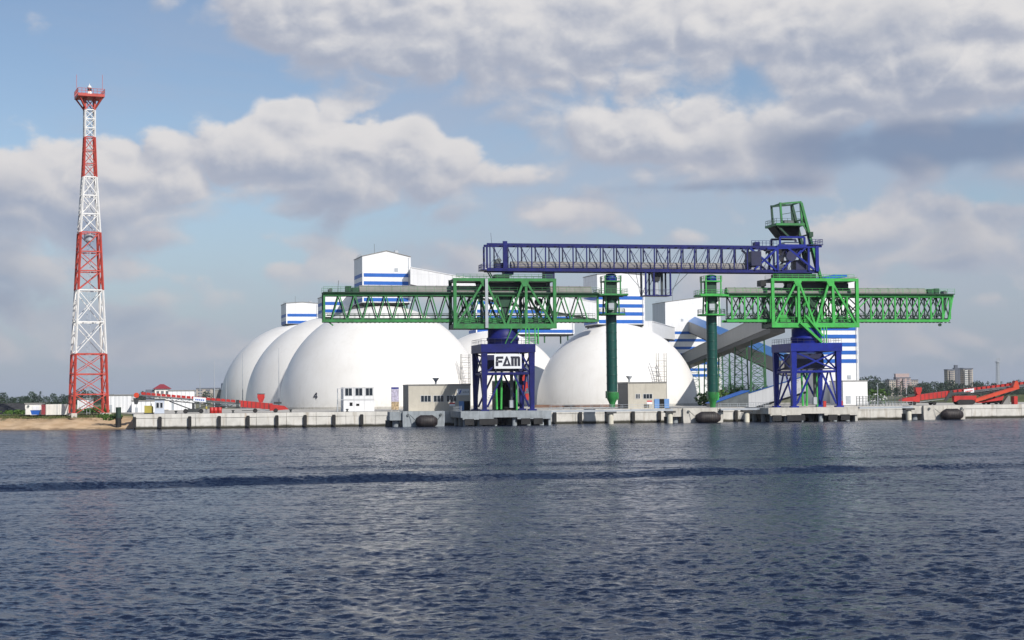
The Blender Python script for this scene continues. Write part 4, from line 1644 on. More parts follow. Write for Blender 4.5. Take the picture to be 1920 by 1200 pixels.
beam('end_post', boom1, (ue - .4, -1.6, zbc), (ue - .4, -1.6, zdk - .5), .42, .42, m1)
hood(L1, f1.L(673, 545, 0).x, ue - 1.5, 0, zdk + .42, 1.15, 'hood_grey')
dr = MB()
a = f1.L(647, 545, 0).x
dr.box(a, a + 1.2, -1.2, .4, zdk + .03, zdk + 1.3); dr.box(a + 1.4, a + 2.8, -1.0, .8, zdk + .03, zdk + 1.0)
dr.build('boom_drive', md1, L1)
MB().tube((ua + 1.6, -.9, zdk + .45), (ua + 1.6, .9, zdk + .45), .42, n=14).build('head_pulley', 'steel_dark', L1)
beam('lamp_pole', L1, (ua + 3.2, 1.2, zdk), (ua + 3.5, 1.2, zdk + 2.6), .1, .1, 'steel_dark')
beam('boom_tip_bumper', L1, (ua + 1.2, -1.2, zbc - .3), (ua + 2.1, -1.2, zbc - 1.0), .25, .25, m1)
uh = chute_head(L1, f1, 1146, (513, 527, 552, 589, 735, 764), m1, md1, 0, -1)
beam('head_girder', L1, (ue - 1.5, -1.6, zdk - .4), (uh + 3.2, -1.6, zdk - .4), .4, .55, m1)
beam('head_girder', L1, (ue - 1.5, 1.6, zdk - .4), (uh + 3.2, 1.6, zdk - .4), .4, .55, md1)


def machinery(root, T, uL, uR, fzb, fzt, zdk, m, md, seed, keep=()):
    """the crowded inside of the loader's cage: drives, hoppers, inner truss, pipes"""
    r = random.Random(seed)
    w = uR - uL
    MB().box(uL + .6, uR - .6, -2.3, 2.3, fzb + 1.0, fzb + 1.25).build('cage_floor', md, root)
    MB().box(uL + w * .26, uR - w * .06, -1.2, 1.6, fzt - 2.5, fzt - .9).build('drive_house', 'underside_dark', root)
    MB().prism([(uL + w * .42, zdk - .6), (uL + w * .62, zdk - .6), (uL + w * .56, zdk - 3.0), (uL + w * .48, zdk - 3.0)], -1.0, 1.2).build('transfer_hopper', md, root)
    MB().tube((uL + w * .52, .1, fzb + 1.3), (uL + w * .52, .1, zdk - 3.0), .8, n=14).build('transfer_pipe', 'steel_dark', root)
    MB().tube((uL + w * .30, 1.0, fzb + 1.3), (uL + w * .30, 1.0, fzt - 1.2), .35, n=10).build('riser_pipe', 'steel_dark', root)
    MB().tube((uL + w * .88, .5, zdk - 1.8), (uL + w * .88, 1.8, zdk - 1.8), .8, n=16).build('counter_wheel', 'underside_dark', root)
    for k in range(18):
        a = uL + w * r.uniform(.06, .94); c = min(uR - .5, max(uL + .5, a + r.uniform(-3, 3)))
        beam('inner_brace', T, (a, r.uniform(-2.2, 2.2), fzb + 1.2), (c, r.uniform(-2.2, 2.2), zdk - .6), .17 + .08 * (k % 2), .2, m if k % 4 == 0 else md)
    for k in range(6):
        a = uL + w * (.1 + .14 * k)
        hgt = r.uniform(.7, 1.6)
        MB().box(a, a + r.uniform(.8, 1.7), -2.1, -1.0 + r.uniform(0, 1.2), fzb + 1.27, fzb + 1.27 + hgt).build('drive_box', md if k % 2 else m, root)
    rl = MB()
    railing(rl, [(uL + .5, -2.5, fzb + 1.26), (uR - .5, -2.5, fzb + 1.26)], 1.05, .07, 1.5)
    railing(rl, [(uL + .4, -2.6, fzt - .14), (uR - .4, -2.6, fzt - .14)], 1.05, .06, 1.5)
    railing(rl, [(uL + .4, 2.6, fzt - .14), (uR - .4, 2.6, fzt - .14)], 1.05, .06, 1.5)
    rl.build('cage_railing', m, T)


machinery(L1, T1, uL, uR, fzb, fzt, zdk, m1, md1, 11)
MB().box(f1.L(925, 500, 0).x, f1.L(952, 500, 0).x, -1.8, 1.8, fzt, fzt + .9).build('bridge_bearing', md1, L1)
MB().box(f1.L(1019, 500, 0).x, f1.L(1037, 500, 0).x, -1.5, 1.5, fzt, f1.L(1028, 508, 0).z).build('bridge_bearing', bd1, L1)
# ladder hanging beside the slew ring
ld = MB()
a = f1.L(986, 620, -3.4)
for s in (0, .7, 2.0, 2.7):
    ld.bar((a.x + s, -3.3, zt), (a.x + s, -3.3, fzb + .1), .22)
for k in range(6):
    ld.bar((a.x, -3.3, zt + .3 + k * .5), (a.x + 2.7, -3.3, zt + .3 + k * .5), .08)
ld.build('access_ladder', 'green_paint', L1)
ss = MB().bar((um + 1.2, -3.5, fzb), (um - .2, -3.5, zt + .1), .3, .2)
ss.bar((um + 3.4, -3.4, fzb), (um + 1.0, -3.4, zt + .3), .25, .2)
ss.build('slew_brace', m1, L1)

# ---- right loader
L2, f2, m2, md2, bl2, bd2 = loader(1530, 1, 'bright green ship loader with tall top tower on the right blue portal')
u0b, u1b, zbb, zmb, ztb = portal(L2, f2, (1488, 1572), 643.5, bl2, bd2, VF - VC, VB - VC)
umb = (u0b + u1b) / 2
MB().lathe([(3.3, ztb + .02), (3.3, ztb + .9), (3.45, ztb + .95), (3.45, ztb + 1.5), (3.2, ztb + 1.6), (3.2, ztb + 3.35)], 28, (umb, 0, 0)).build('slew_ring', bl2, L2)
uL2, uR2, fzb2, fzt2, T2f = main_frame(L2, f2, 1449, 1607, 522, 614, 0, 3.0, (1496, 1557), (1497.5, 1562), m2, md2)
zdk2 = f2.L(1600, 551.5, 0).z
zbc2 = f2.L(1600, 602, 0).z
ua2 = f2.L(1362, 570, -1.6).x
ue2 = f2.L(1788, 570, -1.6).x
nodes = [f2.L(p, 570, -1.6).x for p in (1372, 1396, 1421, 1444)]
k = nodes[-1] + 3.0
while k < uR2:
    nodes.append(k); k += 3.0
nodes += [f2.L(p, 570, -1.6).x for p in (1632.6, 1655, 1678, 1700, 1723, 1745, 1767, 1781)]
nodes = [n for i, n in enumerate(nodes) if i == 0 or n - nodes[i - 1] > .8]
boom2 = boom_truss(L2, f2, ua2, ue2, zdk2, zbc2, 0, 1.6, nodes, m2, md2, 'X', end_slant=1.3)
beam('end_post', boom2, (ue2 - 1.4, -1.6, zbc2), (ue2 - .3, -1.6, zdk2 - .6), .42, .42, m2)
beam('end_post', boom2, (ue2 - 1.4, 1.6, zbc2), (ue2 - .3, 1.6, zdk2 - .6), .42, .42, md2)
uh2 = chute_head(L2, f2, 1334, (515, 527, 553.5, 590, 735, 764), m2, md2, 0, 1)
hood(L2, uh2 + 3.4, f2.L(1733, 545, 0).x, 0, zdk2 + .38, 1.05, 'hood_grey')
beam('head_girder', L2, (uh2 - 3.2, -1.6, zdk2 - .4), (ua2 + 1.5, -1.6, zdk2 - .4), .4, .55, m2)
beam('head_girder', L2, (uh2 - 3.2, 1.6, zdk2 - .4), (ua2 + 1.5, 1.6, zdk2 - .4), .4, .55, md2)
dr = MB()
a = f2.L(1735, 545, 0).x
dr.box(a, a + 1.6, -1.2, .4, zdk2 + .03, zdk2 + 1.1); dr.box(a + 1.9, a + 2.9, -1.0, .8, zdk2 + .03, zdk2 + 1.3)
dr.build('boom_drive', md2, L2)
MB().tube((ue2 - 1.6, -.9, zdk2 + .4), (ue2 - 1.6, .9, zdk2 + .4), .42, n=14).build('head_pulley', 'steel_dark', L2)
MB().tube((ue2 - 3.2, -1.3, zbc2 - .9), (ue2 - 3.2, -.9, zbc2 - .9), .35, n=12).build('boom_tip_bumper', md2, L2)
machinery(L2, T2f, uL2, uR2, fzb2, fzt2, zdk2, m2, md2, 5)
# cab-like winch cluster low in the middle of the cage
cl = MB()
a = f2.L(1500, 610, -3.4)
c = f2.L(1540, 640, -3.4)
cl.bar((a.x, -3.5, a.z + .6), (c.x, -3.5, c.z - .2), .8, .5)
cl.bar((a.x + 1.2, -3.6, a.z + 2.2), (c.x + .3, -3.6, c.z + 1.2), .5, .4)
cl.build('slew_brace', m2, L2)
ld = MB()
for s in (0, .7, 1.3):
    ld.bar((c.x + s, -3.3, ztb), (c.x + s, -3.3, fzb2 + .1), .2)
ld.build('access_ladder', m2, L2)
MB().box(f2.L(1423, 540, 0).x, f2.L(1433, 540, 0).x, -1.2, 1.2, f2.L(1428, 537, 0).z, f2.L(1428, 526, 0).z).build('end_cabinet', 'underside_dark', L2)
MB().box(uL2 + 1.5, uR2 - 9, -1.8, 1.8, fzt2, fzt2 + 1.1).build('bridge_bearing', md2, L2)


def top_tower():
    """green tower on the right loader that carries the feed hopper above the blue bridge"""
    fr = f2
    v0, v1 = -2.0, 3.4
    Z = lambda px, py: fr.L(px, py, 0).z
    zb_ = fzt2
    xL = fr.L(1463, 440, v0).x; xR = fr.L(1503, 440, v0).x
    zt_ = Z(1480, 382); zp = Z(1480, 421)
    xF = fr.L(1539, 515, v0).x
    TT = MB().box(xL - 1.2, xR + .5, v0 - .8, v1 + .8, zp - .5, zp).build('top_floor', m1, L2)
    for v in (v0, v1):
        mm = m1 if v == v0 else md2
        beam('tower_leg', TT, (xL + .4, v, zp), (xL + .1, v, zt_), .42, .42, mm)
        beam('tower_leg', TT, (xF, v, zb_), (xR, v, zt_), .62, .55, mm)
        beam('tower_leg', TT, (xR + .2, v + .1, zp), (xR - .1, v + .1, zt_), .42, .42, mm)
        beam('tower_head', TT, (xL, v, zt_ - .3), (xR, v, zt_ + .2), .36, .36, mm)
        beam('tower_leg', TT, (xL - .6, v, zp - .5), (xL + 2.0, v, Z(1480, 446)), .36, .36, md2)
        beam('tower_brace', TT, (xR + .2, v, zp), (xR + 1.6, v, zp - 2.2), .26, .26, mm)
        beam('tower_brace', TT, (xR + .5, v + .3, zt_ - 3), (xF - .9, v + .3, zb_ + 1.5), .3, .3, md2)
    for u_, z_ in ((xL + .1, zt_ - .3), (xR, zt_ + .2), (xR + .9, zt_ - 3.5), (xR + 1.8, zt_ - 7), (xR + 2.7, zt_ - 10.5)):
        beam('tower_tie', TT, (u_, v0, z_), (u_, v1, z_), .3, .3, m1)
    beam('tower_tie', TT, (xL + .1, v0 + .2, zt_ - .4), (xR, v1 - .2, zt_ + .1), .16, .16, md2)
    beam('tower_tie', TT, (xL + .4, v0, zp + 2.0), (xR, v0, zp + 2.8), .12, .12, md2)
    MB().prism([(xL - .8, zp - .5), (xR + .3, zp - .5), (xR - .1, zp - 2.7), (xL + 1.0, zp - 2.7)], v0 + 1.6, v1 + .2).build('feed_hopper', 'opening_black', TT)  # hopper coloured black for the shade under the floor
    MB().box(xL + 1.6, xR - 1.2, -.6, 1.4, zp + .01, zp + .9).build('winch', 'steel_dark', TT)
    railing(MB(), [(xL - 1.1, v0 - .7, zp), (xR + .4, v0 - .7, zp), (xR + .4, v1 + .7, zp), (xL - 1.1, v1 + .7, zp), (xL - 1.1, v0 - .7, zp)], 1.05, .06, 1.2).build('railing', md2, TT)
    MB().box(xR + 1.6, xR + 2.5, v0 - .6, v0 + .8, Z(1520, 446), Z(1520, 437)).build('tower_drive', md2, TT)


top_tower()

# ------------------------------------------------------------------ blue conveyor bridge between the loaders


def bridge():
    v0c = VC
    a = Q.L(913, 480, v0c - 1.8)
    root = empty('conveyor_bridge', Q.w(a.x, v0c, 0), QA, 'long blue lattice conveyor bridge spanning above both ship loaders', 'bridge')
    fr = Q.sub(a.x, v0c)
    vf, vb = -1.8, 1.8
    zt_ = fr.L(1170, 460.5, vf).z
    zb_ = fr.L(1170, 507, vf).z
    ue_ = fr.L(1533, 480, vf).x
    m, md = 'blue_shade_worn', 'blue_dark'
    D = MB().box(0, ue_, vf + .3, vb - .3, zb_ - .1, zb_ + .1).build('bridge_floor', md, root)
    for v in (vf, vb):
        beam('top_chord', D, (0, v, zt_), (ue_ - 7, v, zt_), .42, .5, m)
        beam('bottom_chord', D, (0, v, zb_), (ue_, v, zb_), .5, .66, m)
    step = fr.L(997, 480, vf).x - fr.L(971, 480, vf).x
    n = int((ue_ - 6) / step)
    start = fr.L(971, 480, vf).x - 2 * step
    k = 0
    u = start
    mid_u = fr.L(1235, 480, vf).x
    while u < ue_ - 6.5:
        beam('post', D, (u, vf, zb_ + .3), (u, vf, zt_ - .25), .24, .24, m)
        beam('post', D, (u + step * .52, vb, zb_ + .3), (u + step * .52, vb, zt_ - .25), .26, .26, md)
        s = 1 if u < mid_u else -1
        beam('diagonal', D, (u + step * .52 - s * step * .0, vb - .02, zb_ + (zt_ - zb_) * .95), (u + step * .52 + s * step * .55, vb - .02, zb_ + .5), .15, .16, m)
        beam('diagonal', D, (u + step * .1, vf + .02, zt_ - .3) if s > 0 else (u + step * .95, vf + .02, zt_ - .3), (u + step * .85, vf + .02, zb_ + 1.8) if s > 0 else (u + step * .2, vf + .02, zb_ + .4), .10, .10, md)
        beam('diagonal', D, (u + step * .05, vf + .05, zb_ + 1.3), (u + step * .95, vf + .05, zt_ - .3), .07, .07, md)
        beam('tie', D, (u, vf + .2, zt_ + .02), (u, vb - .2, zt_ + .02), .2, .2, md)
        beam('tie', D, (u, vf + .2, zt_ + .03), (u + step, vb - .2, zt_ + .03), .1, .1, md)
        u += step; k += 1
    for z_ in (1.15, .7):
        for v in (vf + .12, vb - .12):
            beam('hand_rail', D, (0, v, zb_ + z_), (ue_ - 7, v, zb_ + z_), .07, .07, m)
    beam('end_post', D, (0, vf, zb_ + .3), (0, vf, zt_ - .2), .36, .36, m)
    beam('end_post', D, (0, vb, zb_ + .3), (0, vb, zt_ - .2), .36, .36, m)
    beam('end_post', D, (fr.L(947, 480, vf).x, vf, zb_), (fr.L(947, 480, vf).x, vf, zt_ + .7), .9, .6, m)
    hood(root, 5.5, ue_ - 15, .35, zb_ + 1.0, 1.0, 'hood_grey', 'conveyor_cover')
    MB().box(2.2, 4.6, -1.2, 1.2, zb_ + .12, zb_ + 1.5).build('tail_drive', md, root)
    MB().tube((2.6, -1.3, zb_ + 1.9), (2.6, 1.3, zb_ + 1.9), .55, n=14).build('tail_pulley', 'steel_dark', root)
    # landing at the left tip
    MB().box(-1.2, -.02, -2.2, 2.2, zb_ - .15, zb_ + .05).build('landing', m, root)
    railing(MB(), [(-.05, -2.1, zb_ + .05), (-1.1, -2.1, zb_ + .05), (-1.1, 2.1, zb_ + .05), (-.05, 2.1, zb_ + .05)], 1.1, .08, .9).build('landing_railing', m, root)
    for s in (-.9, .9):
        beam('foot', root, (.6, s, zb_ - .3), (1.6, s, fzt - .1), .22, .22, md)
    beam('antenna', root, (1.4, 0, zt_ + .2), (1.2, 0, zt_ + 2.6), .06, .06, md)
    for pxf in (952, 1028):
        uu = fr.L(pxf, 508, 0).x
        MB().box(uu - 1.0, uu + 1.0, -1.4, 1.4, fzt + .95 if pxf < 1000 else fzt + 1.0, zb_ - .12).build('bearing_block', m, root)
    # maintenance cage hung below the middle
    ca = fr.L(1209, 530, vf).x; cb = fr.L(1259, 530, vf).x
    zc = fr.L(1235, 553, vf).z
    C = MB().box(ca, cb, vf - .2, vb + .2, zc - .2, zc).build('hanging_cage', m, root)
    cm = (ca + cb) / 2
    for u_ in (ca + .2, ca + (cb - ca) * .34, cb - .25):
        for v in (vf, vb):
            beam('cage_post', C, (u_, v, zc), (u_, v, zb_ - .2), .34, .3, m if v == vf else md)
    for v in (vf, vb):
        beam('cage_rail', C, (ca, v, zc + 1.1), (cb, v, zc + 1.1), .08, .08, md)
        beam('cage_brace', C, (ca + .3, v, zc + .1), (cm - .6, v, zb_ - .3), .1, .1, md)
    MB().prism([(cm - .9, zb_ - .2), (cm + 1.0, zb_ - .2), (cm + .6, zb_ - 2.2), (cm - .5, zb_ - 2.2)], -.9, .9).build('discharge_hopper', 'underside_dark', C)
    MB().tube((cm, 0, zc + .05), (cm, 0, zb_ - 2.2), .75, .6, 14).build('discharge_pipe', 'steel_grey', C)
    MB().tube((cm + 1.5, .4, zc + .02), (cm + 1.5, .4, zb_ - .3), .3, n=10).build('discharge_pipe', 'steel_dark', C)
    for u_, t_ in ((ca, fr.L(1174, 510, vf).x), (ca, fr.L(1192, 510, vb).x), (cb, fr.L(1276, 510, vf).x), (cb, fr.L(1290, 510, vb).x)):
        v = vf if t_ in (fr.L(1174, 510, vf).x, fr.L(1276, 510, vf).x) else vb
        beam('stay', C, (u_, v, zc + .3), (t_, v, zb_ - .2), .09, .09, 'steel_dark')
    # dense drive end over the right loader
    E0 = fr.L(1402, 480, vf).x
    z2 = fr.L(1480, 445, vf).z
    za = fr.L(1480, 461, vf).z
    xb0 = fr.L(1461, 450, vf).x; xb1 = fr.L(1507, 450, vf).x
    E = MB().box(E0 + 4, ue_, vf + .2, vb + 1.6, zb_ + .12, zb_ + .4).build('drive_end', md, root)
    for v in (vf - .4, vb + 1.2):
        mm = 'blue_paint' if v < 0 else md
        beam('end_beam', E, (xb0 - .4, v, za), (xb1 + .5, v, za), .5, .6, mm)
        beam('end_beam', E, (xb0, v, z2), (xb1, v, z2), .4, .4, mm)
        beam('end_post', E, (xb0, v, za), (xb0, v, z2), .4, .4, mm)
        beam('end_post', E, (xb1, v, za), (xb1, v, z2), .4, .4, mm)
        beam('end_post', E, (ue_ - .35, v, zb_), (ue_ - .35, v, zt_ + .4), .75, .6, mm)
        beam('end_beam', E, (xb0 - 3, v, zt_ - .4), (ue_ + .8, v, zt_ + .2), .36, .4, mm)
        beam('end_brace', E, (xb0 - 7, v, zt_ - .3), (xb0 - 1, v, zb_ + .3), .42, .4, mm)
        beam('end_brace', E, (xb0 - 6, v, zb_ + .4), (xb0 - .2, v, za - .2), .42, .4, mm)
        beam('end_brace', E, (xb0 + 1.5, v, za - .3), (ue_ - 1.0, v, zb_ + .4), .42, .4, mm)
        beam('end_brace', E, (xb1 + .5, v, za - .2), (xb1 - 3.2, v, zb_ + 2.2), .3, .3, mm)
        beam('end_brace', E, (xb0 + .3, v, zb_ + .3), (xb1 - .8, v, za - 1.0), .3, .3, mm)
        beam('end_post', E, (xb0 - .6, v, zb_ + .2), (xb0 - .6, v, za), .42, .4, mm)
        beam('end_post', E, (xb1 + .9, v, zb_ + .2), (xb1 + .9, v, za), .42, .4, mm)
    MB().box(E0 + .6, E0 + 2.9, vf - .7, vb, zb_ + 1.2, zt_ - 1.0).build('drive_house', 'blue_dark', E)
    MB().tube((xb0 + 2.6, -2.4, zb_ + 3.4), (xb0 + 2.6, 2.4, zb_ + 3.4), 1.2, n=18).build('drive_pulley', 'blue_dark', E)
    MB().tube((xb0 - 4.2, -2.3, zt_ - 1.6), (xb0 - 4.2, 2.0, zt_ - 1.6), .8, n=16).build('bend_pulley', 'steel_grey', E)
    MB().box(xb0 - .2, xb0 + 2.2, -1.3, 1.6, zb_ + .45, zb_ + 1.6).build('gearbox', 'steel_dark', E)
    MB().box(xb1 - 1.8, xb1 + .5, -1.6, 1.6, zb_ + .45, zb_ + 2.6).build('motor_house', 'blue_dark', E)
    MB().box(xb0 + 1.1, xb0 + 1.9, -2.0, -1.3, zb_ + 2.4, zb_ + 3.1).build('junction_box', 'sign_white', E)
    MB().box(xb0 + 1.5, xb1 - 1.0, -1.2, 1.2, za + .35, za + .95).build('hopper_lip', 'steel_grey', E)
    MB().prism([(xb0 + .3, za - .35), (xb1 - .3, za - .35), (xb1 - 1.6, za - 2.6), (xb0 + 2.0, za - 2.6)], -1.2, 1.6).build('inner_hopper', 'blue_dark', E)
    MB().box(xb1 + .6, ue_ + 1.0, vf - .9, vb + 1.4, zt_ + .45, zt_ + .62).build('end_landing', m, E)
    railing(MB(), [(xb1 + .8, vf - .8, zt_ + .62), (ue_ + .9, vf - .8, zt_ + .62), (ue_ + .9, vb + 1.3, zt_ + .62)], 1.1, .08, .9).build('landing_railing', m, E)
    railing(MB(), [(xb0 - 6.5, vf - .2, zt_ + .25), (xb0 - .6, vf - .2, zt_ + .25)], 1.1, .08, .9).build('landing_railing', m, E)
    MB().box(xb0 - 5.2, xb0 - 4.2, -1, 1, zt_ + .26, zt_ + 1.2).build('winch_box', m, E)


bridge()

# ------------------------------------------------------------------ light tower at the left


def light_tower():
    Y = 352
    base = pix(166, 778, Y)
    root = empty('light_tower', (base.x, base.y, GZ), R(14.8 + 8.3), 'tall red and white lattice light tower on the sandy shore', 'tower')
    fr = Frame(base.x, base.y, 0)
    Z = lambda py: pix(166, py, Y).z - GZ
    s = Y / F
    # level: photo row, half width in px, colour of the band above
    lev = [(781, 31.0), (664, 27.6), (545, 22.4), (437, 17.8), (333, 11.7), (258, 8.9), (207, 8.8)]
    cols_ = ['tower_red', 'tower_white', 'tower_red', 'tower_white', 'tower_red', 'tower_white']
    panels = [3, 2, 3, 3, 3, 3]
    lw = [.42, .37, .40, .35, .32, .30]
    Z0 = 0.0
    for i in range(6):
        za = Z(lev[i][0]) if i else 0.0
        zb_ = Z(lev[i + 1][0])
        ha, hb = lev[i][1] * s, lev[i + 1][1] * s
        mt = cols_[i]
        n = panels[i]
        for sx in (-1, 1):
            for sy in (-1, 1):
                beam('leg', root, (sx * ha, sy * ha, za), (sx * hb, sy * hb, zb_), lw[i], lw[i], mt)
        for k in range(n):
            t0, t1 = k / n, (k + 1) / n
            h0, h1 = ha + (hb - ha) * t0, ha + (hb - ha) * t1
            z0_, z1_ = za + (zb_ - za) * t0, za + (zb_ - za) * t1
            for (ax, ay), (bx, by) in (((-1, -1), (1, -1)), ((1, -1), (1, 1)), ((1, 1), (-1, 1)), ((-1, 1), (-1, -1))):
                beam('crossbar', root, (ax * h1, ay * h1, z1_), (bx * h1, by * h1, z1_), .26 if i < 4 else .2, .26 if i < 4 else .2, mt)
                if i == 2 and ay == by == -1 and k != 1:
                    beam('brace', root, (ax * h0, ay * h0, z0_), (bx * h1, by * h1, z1_), .2, .2, mt)
                else:
                    beam('brace', root, (ax * h0, ay * h0, z0_), (bx * h1, by * h1, z1_), .15 if i < 4 else .12, .15 if i < 4 else .12, mt)
                    beam('brace', root, (bx * h0, by * h0 , z0_), (ax * h1, ay * h1, z1_), .15 if i < 4 else .12, .15 if i < 4 else .12, mt)
    for sx in (-1, 1):
        for sy in (-1, 1):
            h = lev[0][1] * s
            MB().box(sx * h - .6, sx * h + .6, sy * h - .6, sy * h + .6, -.6, .35).build('footing', 'concrete', root)
    # inner ladder
    ld = MB()
    for x in (-.35, .35):
        ld.bar((x, .4, 0), (x, .4, Z(190)), .07)
    z = .4
    while z < Z(190):
        ld.bar((-.35, .4, z), (.35, .4, z), .05); z += .8
    ld.build('inner_ladder', 'steel_grey', root)
    # cable drum and equipment box inside the band
    MB().tube((0, 0, Z(452)), (0, 0, Z(440)), 1.1, n=14).build('equipment_drum', 'steel_grey', root)
    # head: flared brackets and square platform
    zt_ = Z(182); zn = Z(207); hb = 8.8 * s
    hp = 24.5 * s
    for sx in (-1, 1):
        for sy in (-1, 1):
            beam('leg', root, (sx * hb, sy * hb, zn), (sx * hb, sy * hb, zt_), .4, .4, 'tower_red')
            beam('bracket', root, (sx * hb, sy * hb, zn + .2), (sx * hp * .88, sy * hp * .88, zt_ - .3), .28, .28, 'tower_red')
    for (ax, ay), (bx, by) in (((-1, -1), (1, -1)), ((1, -1), (1, 1)), ((1, 1), (-1, 1)), ((-1, 1), (-1, -1))):
        beam('brace', root, (ax * hb, ay * hb, zn), (bx * hb, by * hb, zt_ - .3), .18, .18, 'tower_red')
        beam('brace', root, (bx * hb, by * hb, zn), (ax * hb, ay * hb, zt_ - .3), .18, .18, 'tower_red')
    P = MB().box(-hp, hp, -hp, hp, zt_ - .3, zt_ + .25).build('platform', 'tower_red', root)
    railing(MB(), [(-hp, -hp, zt_ + .25), (hp, -hp, zt_ + .25), (hp, hp, zt_ + .25), (-hp, hp, zt_ + .25), (-hp, -hp, zt_ + .25)], 1.15, .08, .85).build('railing', 'tower_red', P)
    lantern = MB().lathe([(.5, zt_ + .26), (.5, zt_ + 1.1), (.42, zt_ + 1.2), (.42, zt_ + 2.0), (.55, zt_ + 2.05), (.3, zt_ + 2.5), (.08, zt_ + 2.6), (.06, zt_ + 3.0)], 14).build('lantern', 'tower_white', root)
    MB().lathe([(.43, zt_ + 1.25), (.46, zt_ + 1.3), (.46, zt_ + 1.9), (.43, zt_ + 1.95)], 14).build('lens', 'window_glass', lantern)
    for sx in (-1, 1):
        beam('antenna', root, (sx * hp * .93, -hp * .3 * sx, zt_ + .2), (sx * hp * .93, -hp * .3 * sx, zt_ + 5.0), .07, .07, 'tower_red')


light_tower()

# ------------------------------------------------------------------ mobile conveyors


def mobile_conveyor(base, ang, L, tail_z, head_z, label, sign_at, mirrored=False, hopper=True):
    """mobile telescopic stacker: local x from tail (0) to head (L)"""
    root = empty('mobile_conveyor', base, ang, label, 'conveyor', 'red mobile conveyors')
    Zl = lambda x: tail_z + (head_z - tail_z) * x / L
    tail = L * .30
    # trough box at the tail
    vs = []
    MB().prism([(L * .08, Zl(L * .08) - .55), (tail, Zl(tail) - .55), (tail, Zl(tail) + .85), (L * .08, Zl(L * .08) + .75)], -.75, .75).build('feeder_body', 'machine_red', root)
    MB().prism([(-L * .03, tail_z - .3), (L * .1, tail_z - .55), (L * .1, tail_z + .85), (L * .0, tail_z + .45)], -.95, .95).build('tail_hopper', 'machine_red', root)
    if hopper:
        hx = L * (.16 if mirrored else .10)
        hz = Zl(hx) + .8
        MB().prism([(hx - .35, hz), (hx + .35, hz), (hx + .75, hz + 1.0), (hx + .75, hz + 1.7), (hx - .75, hz + 1.7), (hx - .75, hz + 1.0)], -.6, .6).build('feed_hopper', 'machine_red', root)
        MB().box(hx - .8, hx + .8, -.66, .66, hz + 1.72, hz + 1.86).build('hopper_rim', 'machine_dark', root)
    for k in range(7):
        x = L * .10 + (tail - L * .10) * (k + .3) / 7
        for y in (-.80, .76):
            MB().box(x, x + .10, y, y + .04, Zl(x) - .5, Zl(x) + .78).build('stiffener', 'machine_dark', root)
    hr = MB()
    for v in (-.95, .95):
        hr.bar((tail, v, Zl(tail) - .15), (L * .9, v, Zl(L * .9) - .15), .05)
        hr.bar((L * .1, v, Zl(L * .1) - .9), (tail, v, Zl(tail) - .9), .09)
    hr.build('side_rod', 'steel_grey', root)
    MB().box(L * .31, L * .33, -.9, .9, Zl(L * .32) - .7, Zl(L * .32) + .9).build('boom_collar', 'machine_dark', root)
    MB().box(L * .40, L * .44, -.5, .5, Zl(L * .42) - 1.0, Zl(L * .42) - .75).build('winch', 'machine_dark', root)
    MB().box(L * .02, L * .07, -.8, .8, tail_z + .9, tail_z + 1.3).build('belt_cover', 'machine_dark', root)
    # lattice boom
    B = MB().prism([(tail, Zl(tail) - .02), (L, Zl(L) - .02), (L, Zl(L) + .12), (tail, Zl(tail) + .12)], -.55, .55).build('belt', 'belt_grey', root)
    for v in (-.7, .7):
        beam('side_rail', B, (tail, v, Zl(tail) + .15), (L, v, Zl(L) + .15), .14, .3, 'belt_grey')
        beam('lower_chord', B, (tail, v, Zl(tail) - .75), (L * .97, v, Zl(L * .97) - .35), .16, .2, 'machine_dark')
        n = 18
        for k in range(n):
            x0 = tail + (L * .97 - tail) * k / n; x1 = tail + (L * .97 - tail) * (k + 1) / n
            f0 = k / n; f1_ = (k + 1) / n
            lo = lambda x, f: Zl(x) - .75 + .4 * f
            beam('lattice', B, (x0, v, lo(x0, f0)) if k % 2 == 0 else (x0, v, Zl(x0) + .1), (x1, v, Zl(x1) + .1) if k % 2 == 0 else (x1, v, lo(x1, f1_)), .08, .1, 'machine_dark')
    dz = (head_z - tail_z) / L
    for k in range(20):
        x = tail + (L * .97 - tail) * (k + .5) / 20
        MB().prism([(x - .45, Zl(x) + .32 - dz * .45), (x + .45, Zl(x) + .32 + dz * .45), (x + .40, Zl(x) + .85 + dz * .4), (x - .40, Zl(x) + .85 - dz * .4)], -.78, .78).build('roller_guard', 'machine_red', B)
    MB().tube((L, -.85, Zl(L) + .1), (L, .85, Zl(L) + .1), .55, n=14).build('head_drum', 'machine_orange', root)
    MB().prism([(L - .6, Zl(L) - .5), (L + .7, Zl(L) - .5), (L + .4, Zl(L) - 1.8), (L - .2, Zl(L) - 1.8)], -.6, .6).build('discharge_spout', 'machine_dark', root)
    # undercarriage and support
    xs = L * .62
    zs = Zl(xs) - .75
    for v in (-.8, .8):
        beam('support_leg', root, (xs, v, .9), (xs, v, zs + .2), .55, .3, 'machine_dark')
        beam('support_strut', root, (xs + .3, v, .8), (xs + L * .16, v, Zl(xs + L * .16) - .6), .22, .22, 'machine_dark')
        beam('support_strut', root, (xs - .3, v, .8), (xs - L * .10, v, Zl(xs - L * .10) - .7), .18, .18, 'machine_dark')
    MB().prism([(xs - 2.2, .25), (xs + 2.2, .25), (xs + 1.0, 1.0), (xs - 1.0, 1.0)], -1.1, 1.1).build('chassis', 'machine_dark', root)
    for dx in (-1.6, 1.6):
        for v in (-1.25, 1.0):
            w = MB().tube((xs + dx, v, .5), (xs + dx, v + .3, .5), .5, n=16).build('wheel', 'rubber', root)
    for x in (L * .06, L * .2):
        for v in (-1.15, .85):
            MB().tube((x, v, .45), (x, v + .3, .45), .45, n=16).build('wheel', 'rubber', root)
